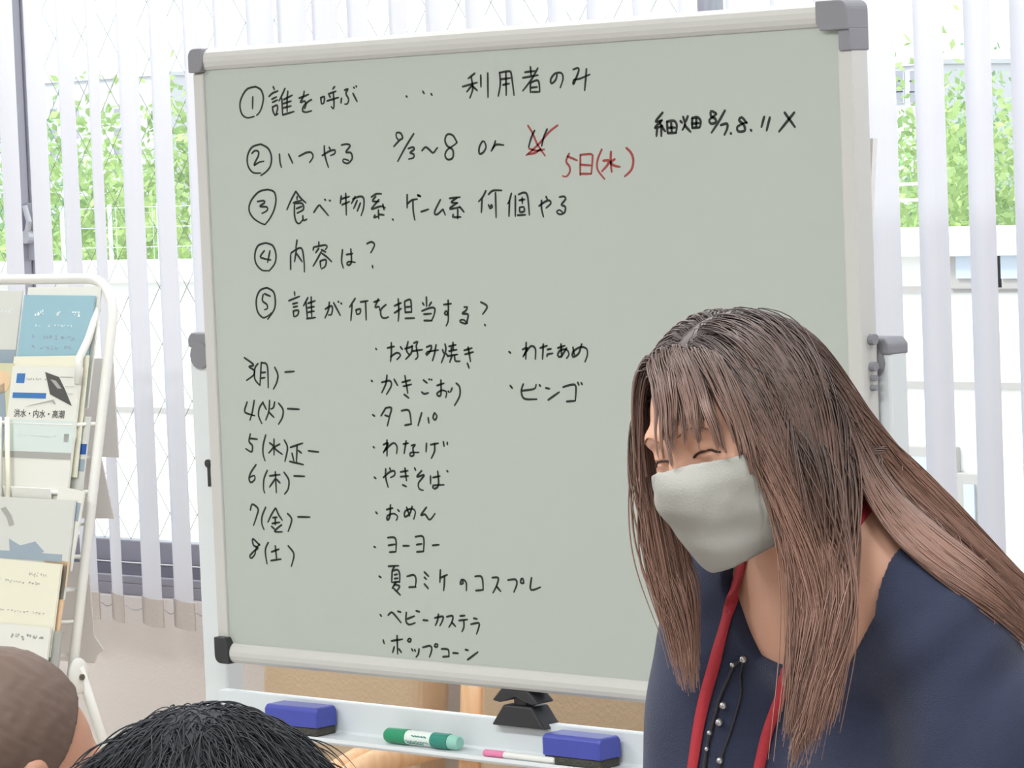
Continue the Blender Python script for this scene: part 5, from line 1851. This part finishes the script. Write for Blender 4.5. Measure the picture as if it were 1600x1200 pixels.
print('culled', [(f_, int((bad & (fam == f_)).sum()), int((fam == f_).sum())) for f_ in range(4)])
P, fam, off, length = P[~bad], fam[~bad], off[~bad], length[~bad]
nS = len(P)
print('hair', [(f_, int((fam == f_).sum())) for f_ in range(4)])
for _ in range(7):
    P[:, 2:-1] = P[:, 2:-1] * .5 + (P[:, 1:-2] + P[:, 3:]) * .25
# clumping into locks
nL = 330
gi = r_.choice(nS, nL, replace=False)
mid = P[:, 13]
D = ((mid[:, None] - mid[gi][None]) ** 2).sum(-1)
near = gi[D.argmin(1)]
t = np.linspace(0, 1, NK)
cw = (.55 * np.clip((t - .18) / .7, 0, 1) ** 1.1)[None, :, None]
shift = P[near] - P
ok = (np.linalg.norm(shift, axis=2) < .09)[..., None]
P = P + shift * cw * ok
pw = fr.to_world(P.reshape(-1, 3)) - CAM
zc_ = pw @ CF
uu = (800 + FPX * (pw @ CR) / zc_).reshape(P.shape[:2]); vv = (600 + FPX * (pw @ CD) / zc_).reshape(P.shape[:2])
stray = ((uu > 1356) & (uu < 1450) & (vv > 836 + (uu - 1352) * .9) & (vv < 1000)).any(1)
print('stray', int(stray.sum()))
ltone = r_.normal(size=nS)
tone = np.clip(.5 + .17 * r_.normal(size=nS) + .13 * ltone[near], 0, 1)
wd = .00065 + .0004 * r_.random(nS)
P, tone, wd = P[~stray], tone[~stray], wd[~stray]
V1, Q1, A1, T1 = strands_mesh(P, wd, t, tone)
# bangs
Lh = HA[:, 0]
nB = 760
xb_ = r_.uniform(-.060, .062, nB)
zb_ = .104 - .25 * (np.abs(xb_)) ** 1.0 * .55 + r_.uniform(-.012, .012, nB)
rb = np.stack([xb_, np.full(nB, .06), zb_], 1)
c0 = np.array([0, -.012, .028]); rad = np.array([.076, .094, .081])
qv = (rb - c0) / rad; qv /= np.linalg.norm(qv, axis=1, keepdims=True)
rb = c0 + qv * rad
db = np.zeros((nB, 3)); db[:, 0] = np.sign(xb_ + .022) * .55 + xb_ * 4; db[:, 1] = .75; db[:, 2] = -.25
lenb = .104 + .020 * r_.random(nB) + np.abs(xb_) * .55 - .02 * (xb_ > .045) - .014 * ((xb_ > -.02) & (xb_ < .045))
def pushb(p, t):
    return (np.sign(xb_ + .022)[:, None] * Lh[None]) * (.10 * (1 - t)) - HA[:, 2][None] * .10
Pb = grow(rb @ HA.T + Hc, db @ HA.T, lenb, 20, lambda t: .10 + .06 * t, pushb, .015, .003 + .012 * r_.random(nB), head_only)
gb = r_.choice(nB, 60, replace=False)
Db = ((Pb[:, 8][:, None] - Pb[gb, 8][None]) ** 2).sum(-1)
nb = gb[Db.argmin(1)]
tb = np.linspace(0, 1, 20)
Pb = Pb + (Pb[nb] - Pb) * (.75 * np.clip((tb - .2) / .7, 0, 1))[None, :, None]
V2, Q2, A2, T2 = strands_mesh(Pb, .0009 + .0005 * r_.random(nB), .10 + .35 * tb, np.clip(.5 + .2 * r_.normal(size=nB), 0, 1), .2)
# close cap under the strands
def capf(p):
    h = tl(p, Hc, HA)
    d = s_ell(h, (0, -.014, .029), (.0805, .0975, .0850))
    zl = np.where(h[..., 1] > .055, .092, np.where(h[..., 1] > .03, .092 - (.055 - h[..., 1]) * 1.6, np.where(h[..., 1] > 0, .052 - (.03 - h[..., 1]) * 1.8, -.002 - (0 - h[..., 1]) * .9)))
    zl = np.maximum(zl, -.05)
    return smax(d, zl - h[..., 2], .004)
v3, q3 = nets(capf, grid1(Hc[0] - .13, Hc[0] + .13, .004), grid1(Hc[1] - .13, Hc[1] + .13, .004), grid1(Hc[2] - .13, Hc[2] + .16, .004))
n1, n2 = len(V1), len(V2)
VV = np.concatenate([V1, V2, v3]); QQ = np.concatenate([Q1, Q2 + n1, q3 + n1 + n2])
AA = np.concatenate([A1, A2, np.full(len(v3), .05)]); TT = np.concatenate([T1, T2, np.full(len(v3), .3)])
M_hair = hair_mat('brown_hair', rgb(88, 78, 76), rgb(150, 116, 102))
fast_mesh('hair', VV, QQ, M_hair, pn, fr, True, {'along': AA, 'tone': TT})

# ---- things laid on the blouse: found by looking where the sight line meets the cloth
def both(p):
    return np.minimum(W.body(p), blouse(p))
def ribbon(pts, w, th, name, mt, parent, up):
    """flat band along local points"""
    pts = [np.array(p) for p in pts]
    k = len(pts)
    vs = []
    for i in range(k):
        tt = pts[min(i + 1, k - 1)] - pts[max(i - 1, 0)]; tt /= np.linalg.norm(tt)
        g = up[i] - tt * (up[i] @ tt); g /= np.linalg.norm(g)
        sd = np.cross(tt, g)
        for a, b in ((-1, 0), (1, 0), (1, 1), (-1, 1)):
            vs.append(pts[i] + sd * w / 2 * a + g * th * b)
    fs = []
    for i in range(k - 1):
        for j in range(4):
            fs.append((4 * i + j, 4 * i + (j + 1) % 4, 4 * i + 4 + (j + 1) % 4, 4 * i + 4 + j))
    fs += [(0, 1, 2, 3), (4 * k - 4, 4 * k - 1, 4 * k - 2, 4 * k - 3)]
    return fast_mesh(name, vs, fs, mt, parent, fr, False)
def strap(px, nape, w):
    raw = [surf(u, v, both, .0015) for u, v in px]
    raw = [p for p in raw if p is not None]
    P = catmull(nape + raw, .008)
    g = grad(both, np.array(P).astype(F32))
    dist = both(np.array(P).astype(F32))
    P = [p + gg * max(0, .0016 - dd) for p, gg, dd in zip(P, g, dist)]
    return P, g
M_red = mat('red_lanyard', rgb(176, 52, 62), 0.6, 0.3, 0.05, 80, bump=0.2, bscale=600)
nR = [N + TA @ np.array(x) for x in ((0, -.066, .03), (-.05, -.045, .05), (-.062, 0, .05))]
nL_ = [N + TA @ np.array(x) for x in ((0, -.066, .03), (.05, -.045, .05), (.062, 0, .05))]
lan = None
try:
    P1, g1 = strap([(1160, 886), (1141, 950), (1119, 1030), (1100, 1100), (1088, 1170), (1081, 1235), (1090, 1300)], nR, .013)
    lan = ribbon(P1, .0125, .0012, 'lanyard', M_red, pn, g1)
    P2, g2 = strap([(1318, 905), (1280, 970), (1243, 1030), (1222, 1085), (1202, 1140), (1187, 1200), (1172, 1260), (1140, 1300)], nL_, .013)
    lan2 = ribbon(P2, .0115, .0012, 'lanyard_strap', M_red, lan, g2)
    e = (P1[-1] + P2[-1]) / 2
    M_card = mat('badge_card', rgb(235, 235, 232), 0.3, 0.4, 0.02, 20)
    m = MB(); w0 = fr.to_world(e)
    m.box((w0[0] - .03, w0[1] - .03, w0[2] - .11), (w0[0] + .03, w0[1] - .027, w0[2] - .005)); mk(m, 'badge', M_card, lan, bevel=.001)
except Exception as ex:
    print('lanyard', ex)
M_cord = mat('black_cord', rgb(50, 48, 52), 0.5, 0.4, 0.1, 80)
M_silver = mat('silver_bead', rgb(190, 190, 192), 0.25, 0.6, 0.05, 60, metal=0.8)
def cord(px, r=.0014):
    P = catmull([surf(u, v, blouse, .0016) for u, v in px], .004)
    m = MB(); m.tube([fr.to_world(p) for p in P], r, 6)
    return mk(m, 'neck_cord', M_cord, pn, smooth=True)
cord([(1163, 1030), (1148, 1040), (1137, 1064), (1126, 1090), (1118, 1120), (1110, 1150), (1104, 1185), (1100, 1225)], .0018)
cord([(1163, 1032), (1158, 1056), (1159, 1084), (1152, 1112), (1142, 1145), (1130, 1180), (1124, 1215)], .0012)
for (u, v, r) in ((1164, 1029, .0042), (1146, 1038, .003), (1132, 1103, .0042), (1126, 1129, .0042), (1111, 1145, .0028), (1127, 1188, .0036), (1107, 1170, .0025)):
    p = surf(u, v, blouse, .003)
    m = MB(); m.ball(tuple(fr.to_world(p)), r, 14, 10); mk(m, 'bead', M_silver, pn, smooth=True)
# ------------------------------------------------------------------ two seated listeners in the foreground, seen from behind
def seat_chair(c, yaw, hs, label, fr_, backw=.38):
    """simple chair, c = ground point under the hips in person axes"""
    A = axes(yaw, 0)
    g = fr_.to_world(c)
    t = thing('chair', label, 'chair', (g[0], g[1], 0), 'chairs of the listeners')
    Lw = fr_.M.T @ A[:, 0]; Fw = fr_.M.T @ A[:, 1]
    X = Matrix(((Lw[0], Fw[0], 0, g[0]), (Lw[1], Fw[1], 0, g[1]), (0, 0, 1, 0), (0, 0, 0, 1)))
    m = MB(); m.box((-.20, -.16, hs - .035), (.20, .26, hs), xf=X); mk(m, 'seat', M_tan, t, bevel=.012)
    for sx in (-1, 1):
        for sy, top in ((.23, hs - .036), (-.15, hs - .036)):
            m = MB(); m.tube([tuple(X @ Vector((sx * .18, sy + (.01 if sy > 0 else -.03), 0))), tuple(X @ Vector((sx * .18, sy, top)))], .011, 10); mk(m, 'leg', M_post, t, smooth=True)
        m = MB(); m.tube([tuple(X @ Vector((sx * .17, -.15, hs - .02))), tuple(X @ Vector((sx * .17, -.21, hs + .10))), tuple(X @ Vector((sx * .17, -.235, hs + .33)))], .010, 10); mk(m, 'back_post', M_post, t, smooth=True)
    m = MB(); m.box((-.185, -.25, hs + .17), (.185, -.228, hs + .35), xf=X); mk(m, 'backrest', M_tan, t, bevel=.008)
    return t

def sitter(name_label, top_uv, d, yaw, hs, sit, hairm, skinm, shirtm, hair_fn, chair_label, pitch=6, roll=0, lean=8, hw=1.0):
    fr_ = Frame(pix(top_uv[0], 1150, d))
    tp = fr_.px(top_uv[0], top_uv[1], d)
    HA_ = axes(yaw, pitch, roll)
    hc = tp - np.array([0, 0, .128 * hw])
    TA_ = axes(yaw, lean)
    n = hc - HA_ @ np.array([0, .012, .155]) - np.array([0, 0, .0])
    hips_ = n - TA_[:, 2] * .40
    hips_[2] = hs + .095
    P = Person(n, hc, HA_, TA_, {}, fr_, 'm', hips_)
    P.LA = axes(yaw, 0)
    L_, F_ = P.LA[:, 0], P.LA[:, 1]
    lm = P.limbs
    for s, a, hn in ((1, 'armL', 'handL'), (-1, 'armR', 'handR')):
        S = n + TA_ @ np.array([s * .155, -.005, -.06])
        E = S + L_ * s * .04 + F_ * .03 + np.array([0, 0, -.25])
        Wp = E + F_ * .20 - L_ * s * .07 + np.array([0, 0, -.02])
        Wp[2] = max(Wp[2], hs + .19); E[2] = max(E[2], hs + .17)
        lm[a] = [(S, E, .047, .038), (E, Wp, .038, .027)]
        lm[hn] = hand_prims(Wp, F_ * 1.0 - L_ * s * .2, np.array([0, 0, -1.0]), -L_ * s)
    for s, a in ((1, 'legL'), (-1, 'legR')):
        hj = hips_ + L_ * s * .085 + np.array([0, 0, -.01])
        kn = hj + F_ * .40 + L_ * s * .03 + np.array([0, 0, .01])
        an = np.array([kn[0], kn[1], .075]) + F_ * .03
        lm[a] = [(hj, kn, .078, .055), (kn, an, .052, .036), (an + np.array([0, 0, -.03]), an + F_ * .14 + np.array([0, 0, -.045]), .038, .027)]
    root = thing('person', name_label, 'person', tuple(fr_.to_world(np.array([hips_[0], hips_[1], 0]))))
    lo = np.minimum(hc, hips_) - .38; hi = np.maximum(hc, hips_) + .38
    kn = lm['legL'][0][1]; kr = lm['legR'][0][1]
    for q_ in (kn, kr):
        lo = np.minimum(lo, q_ - .22); hi = np.maximum(hi, q_ + .22)
    zs_ = grid1(0, hc[2] + .16, .009, hc[2] - .15, hc[2] + .15, .004)
    v_, q_ = nets(P.body, grid1(lo[0], hi[0], .009, hc[0] - .11, hc[0] + .11, .004), grid1(lo[1], hi[1], .009, hc[1] - .11, hc[1] + .11, .004), zs_)
    fast_mesh('body', v_, q_, skinm, root, fr_)
    def shirt(p):
        t, dd = P.torso(p, .010)
        for a in ('armL', 'armR'):
            S, E, _, _ = lm[a][0]
            dd = smin(dd, s_cap(p, S, S + (E - S) * .9, .058, .062), .04)
        nt = hc + HA_ @ np.array([0, -.028, -.05])
        dd = smax(dd, -s_cap(p, n + TA_[:, 2] * .012, nt, .064, .06), .004)
        dd = smin(dd, s_ell(p, hips_ + np.array([0, 0, .03]), (.172, .150, .13)), .03)
        return smax(dd, hips_[2] - .045 - p[..., 2], .006)
    zs_ = grid1(hips_[2] - .06, n[2] + .08, .008)
    v_, q_ = nets(shirt, grid1(lo[0], hi[0], .008), grid1(lo[1], hi[1], .008), zs_)
    fast_mesh('shirt', v_, q_, shirtm, root, fr_)
    def trs(p):
        dd = s_ell(tl(p, hips_, P.LA), (0, -.012, -.005), (.158, .118, .108))
        for a in ('legL', 'legR'):
            e = None
            for (x, y, ra, rb) in lm[a][:2]:
                c = s_cap(p, x, y, ra + .010, rb + .012); e = c if e is None else smin(e, c, .02)
            dd = smin(dd, e, .03)
        return smax(np.maximum(dd, .09 - p[..., 2]), p[..., 2] - hips_[2] - .06, .004)
    v_, q_ = nets(trs, grid1(lo[0], hi[0], .009), grid1(lo[1], hi[1], .009), grid1(.06, hips_[2] + .1, .009))
    fast_mesh('trousers', v_, q_, M_trou, root, fr_)
    for a in ('legL', 'legR'):
        x, y, _, _ = lm[a][2]
        def shoe_(p):
            dd = smin(s_cap(p, x - F_ * .02, y, .048, .038), s_cap(p, x - F_ * .03 + np.array([0, 0, -.012]), y, .042, .036), .02)
            return np.maximum(np.maximum(dd, .001 - p[..., 2]), p[..., 2] - .09)
        c = (x + y) / 2
        v_, q_ = nets(shoe_, grid1(c[0] - .2, c[0] + .2, .008), grid1(c[1] - .2, c[1] + .2, .008), grid1(-.01, .12, .008))
        fast_mesh('shoe', v_, q_, M_shoe, root, fr_)
    hair_fn(P, root, fr_, hairm)
    seat_chair(np.array([hips_[0], hips_[1], 0]), yaw, hs - .012, chair_label, fr_)
    return P

def short_hair(P, root, fr_, hm):
    """close cropped hair"""
    def f(p):
        h = tl(p, P.hc, P.HA)
        d = s_ell(h, (0, -.014, .036), (.081, .099, .095))
        y = h[..., 1]
        zl = np.where(y > .055, .088, np.where(y > .035, .088 - (.055 - y) * 2.0, np.where(y > .0, .048 - (.035 - y) * 1.9, np.where(y > -.03, -.018 + (-y) * .3, -.010 - (-.03 - y) * .9))))
        zl = np.maximum(zl, -.052)
        d = d + .0009 * np.sin(h[..., 0] * 330 + 3 * np.sin(h[..., 2] * 190)) * np.sin(h[..., 2] * 310 + h[..., 1] * 240)
        return smax(d, zl - h[..., 2], .006)
    c = P.hc
    v_, q_ = nets(f, grid1(c[0] - .13, c[0] + .13, .0035), grid1(c[1] - .13, c[1] + .13, .0035), grid1(c[2] - .13, c[2] + .15, .0035))
    n_ = len(v_)
    fast_mesh('hair', v_, q_, hm, root, fr_, True, {'along': np.full(n_, .5), 'tone': np.full(n_, .5)})

def shaggy_hair(P, root, fr_, hm):
    r2 = np.random.default_rng(5)
    def f(p):
        h = tl(p, P.hc, P.HA)
        d = s_ell(h, (0, -.014, .034), (.088, .105, .098))
        y = h[..., 1]
        zl = np.where(y > .05, .085, np.where(y > .02, .085 - (.05 - y) * 2.6, np.where(y > -.02, .007 - (.02 - y) * 1.2, -.055)))
        return smax(d, zl - h[..., 2], .008)
    c = P.hc
    v_, q_ = nets(f, grid1(c[0] - .14, c[0] + .14, .004), grid1(c[1] - .14, c[1] + .14, .004), grid1(c[2] - .14, c[2] + .16, .004))
    # tousled locks
    nn = 7500
    d = r2.normal(size=(nn, 3)); d /= np.linalg.norm(d, axis=1, keepdims=True)
    rt_ = np.array([0, -.014, .034]) + d * np.array([.084, .101, .094])
    keep = (rt_[:, 2] > np.where(rt_[:, 1] > .04, .085, np.where(rt_[:, 1] > -.02, .02, -.045)))
    rt_, d = rt_[keep], d[keep]
    nn = len(rt_)
    k = 14
    P_ = np.empty((nn, k, 3)); P_[:, 0] = rt_ @ P.HA.T + P.hc
    whorl = np.array([0.01, -.02, .12])
    out = rt_ - whorl + r2.normal(size=(nn, 3)) * .022; out[:, 2] = 0; out /= np.linalg.norm(out, axis=1, keepdims=True) + 1e-9
    dv = (out * 1.0 + d * .12 + r2.normal(size=(nn, 3)) * .16) @ P.HA.T
    dv /= np.linalg.norm(dv, axis=1, keepdims=True)
    L_ = .050 + .025 * r2.random(nn)
    off = .001 + .006 * r2.random(nn)
    fe = lambda p: s_ell(tl(p, P.hc, P.HA), (0, -.014, .034), (.088, .105, .098))
    for i in range(1, k):
        dv = dv * .9 + np.array([0, 0, -1.0]) * .12
        dv /= np.linalg.norm(dv, axis=1, keepdims=True)
        p = P_[:, i - 1] + dv * (L_ / (k - 1))[:, None]
        dist = fe(p.astype(F32)) - off
        hit = dist < 0
        if hit.any() and i > 3:
            p[hit] -= grad(fe, p[hit].astype(F32)) * dist[hit][:, None] * .7
        P_[:, i] = p
    V_, Q_, A_, T_ = strands_mesh(P_, .0005 + .0003 * r2.random(nn), np.linspace(0, 1, k), .3 + .4 * r2.random(nn), .2)
    VV_ = np.concatenate([V_, v_]); QQ_ = np.concatenate([Q_, q_ + len(V_)])
    fast_mesh('hair', VV_, QQ_, hm, root, fr_, True, {'along': np.concatenate([A_, np.full(len(v_), .5)]), 'tone': np.concatenate([T_, np.full(len(v_), .4)])})

M_hair_crop = hair_mat('cropped_dark_brown_hair', rgb(92, 74, 64), rgb(92, 74, 64), .6)
M_hair_black = hair_mat('black_hair', rgb(62, 63, 67), rgb(64, 65, 69), .9)
M_hair_black.node_tree.nodes['Principled BSDF'].inputs['Specular IOR Level'].default_value = 0.15
M_skin2 = skin_mat('tanned_skin', rgb(176, 132, 110))
M_skin3 = skin_mat('listener_skin', rgb(205, 160, 136))
M_shirt2 = mat('brown_shirt', rgb(96, 84, 74), 0.85, 0.15, 0.06, 40, bump=.2, bscale=500)
M_shirt3 = mat('charcoal_shirt', rgb(70, 72, 76), 0.85, 0.15, 0.06, 40, bump=.2, bscale=500)
sitter('seated person with cropped dark brown hair at the lower left corner, seen from behind', (-2, 1016), 3.5, -128, .37, 0, M_hair_crop, M_skin2, M_shirt2, short_hair,
       'chair under the person with cropped brown hair at the lower left', pitch=8, roll=0, lean=10)
sitter('seated person with black tousled hair at the bottom edge, seen from behind', (322, 1102), 2.65, -168, .42, 0, M_hair_black, M_skin3, M_shirt3, shaggy_hair,
       'chair under the person with black tousled hair at the bottom', pitch=4, roll=0, lean=6, hw=1.04)
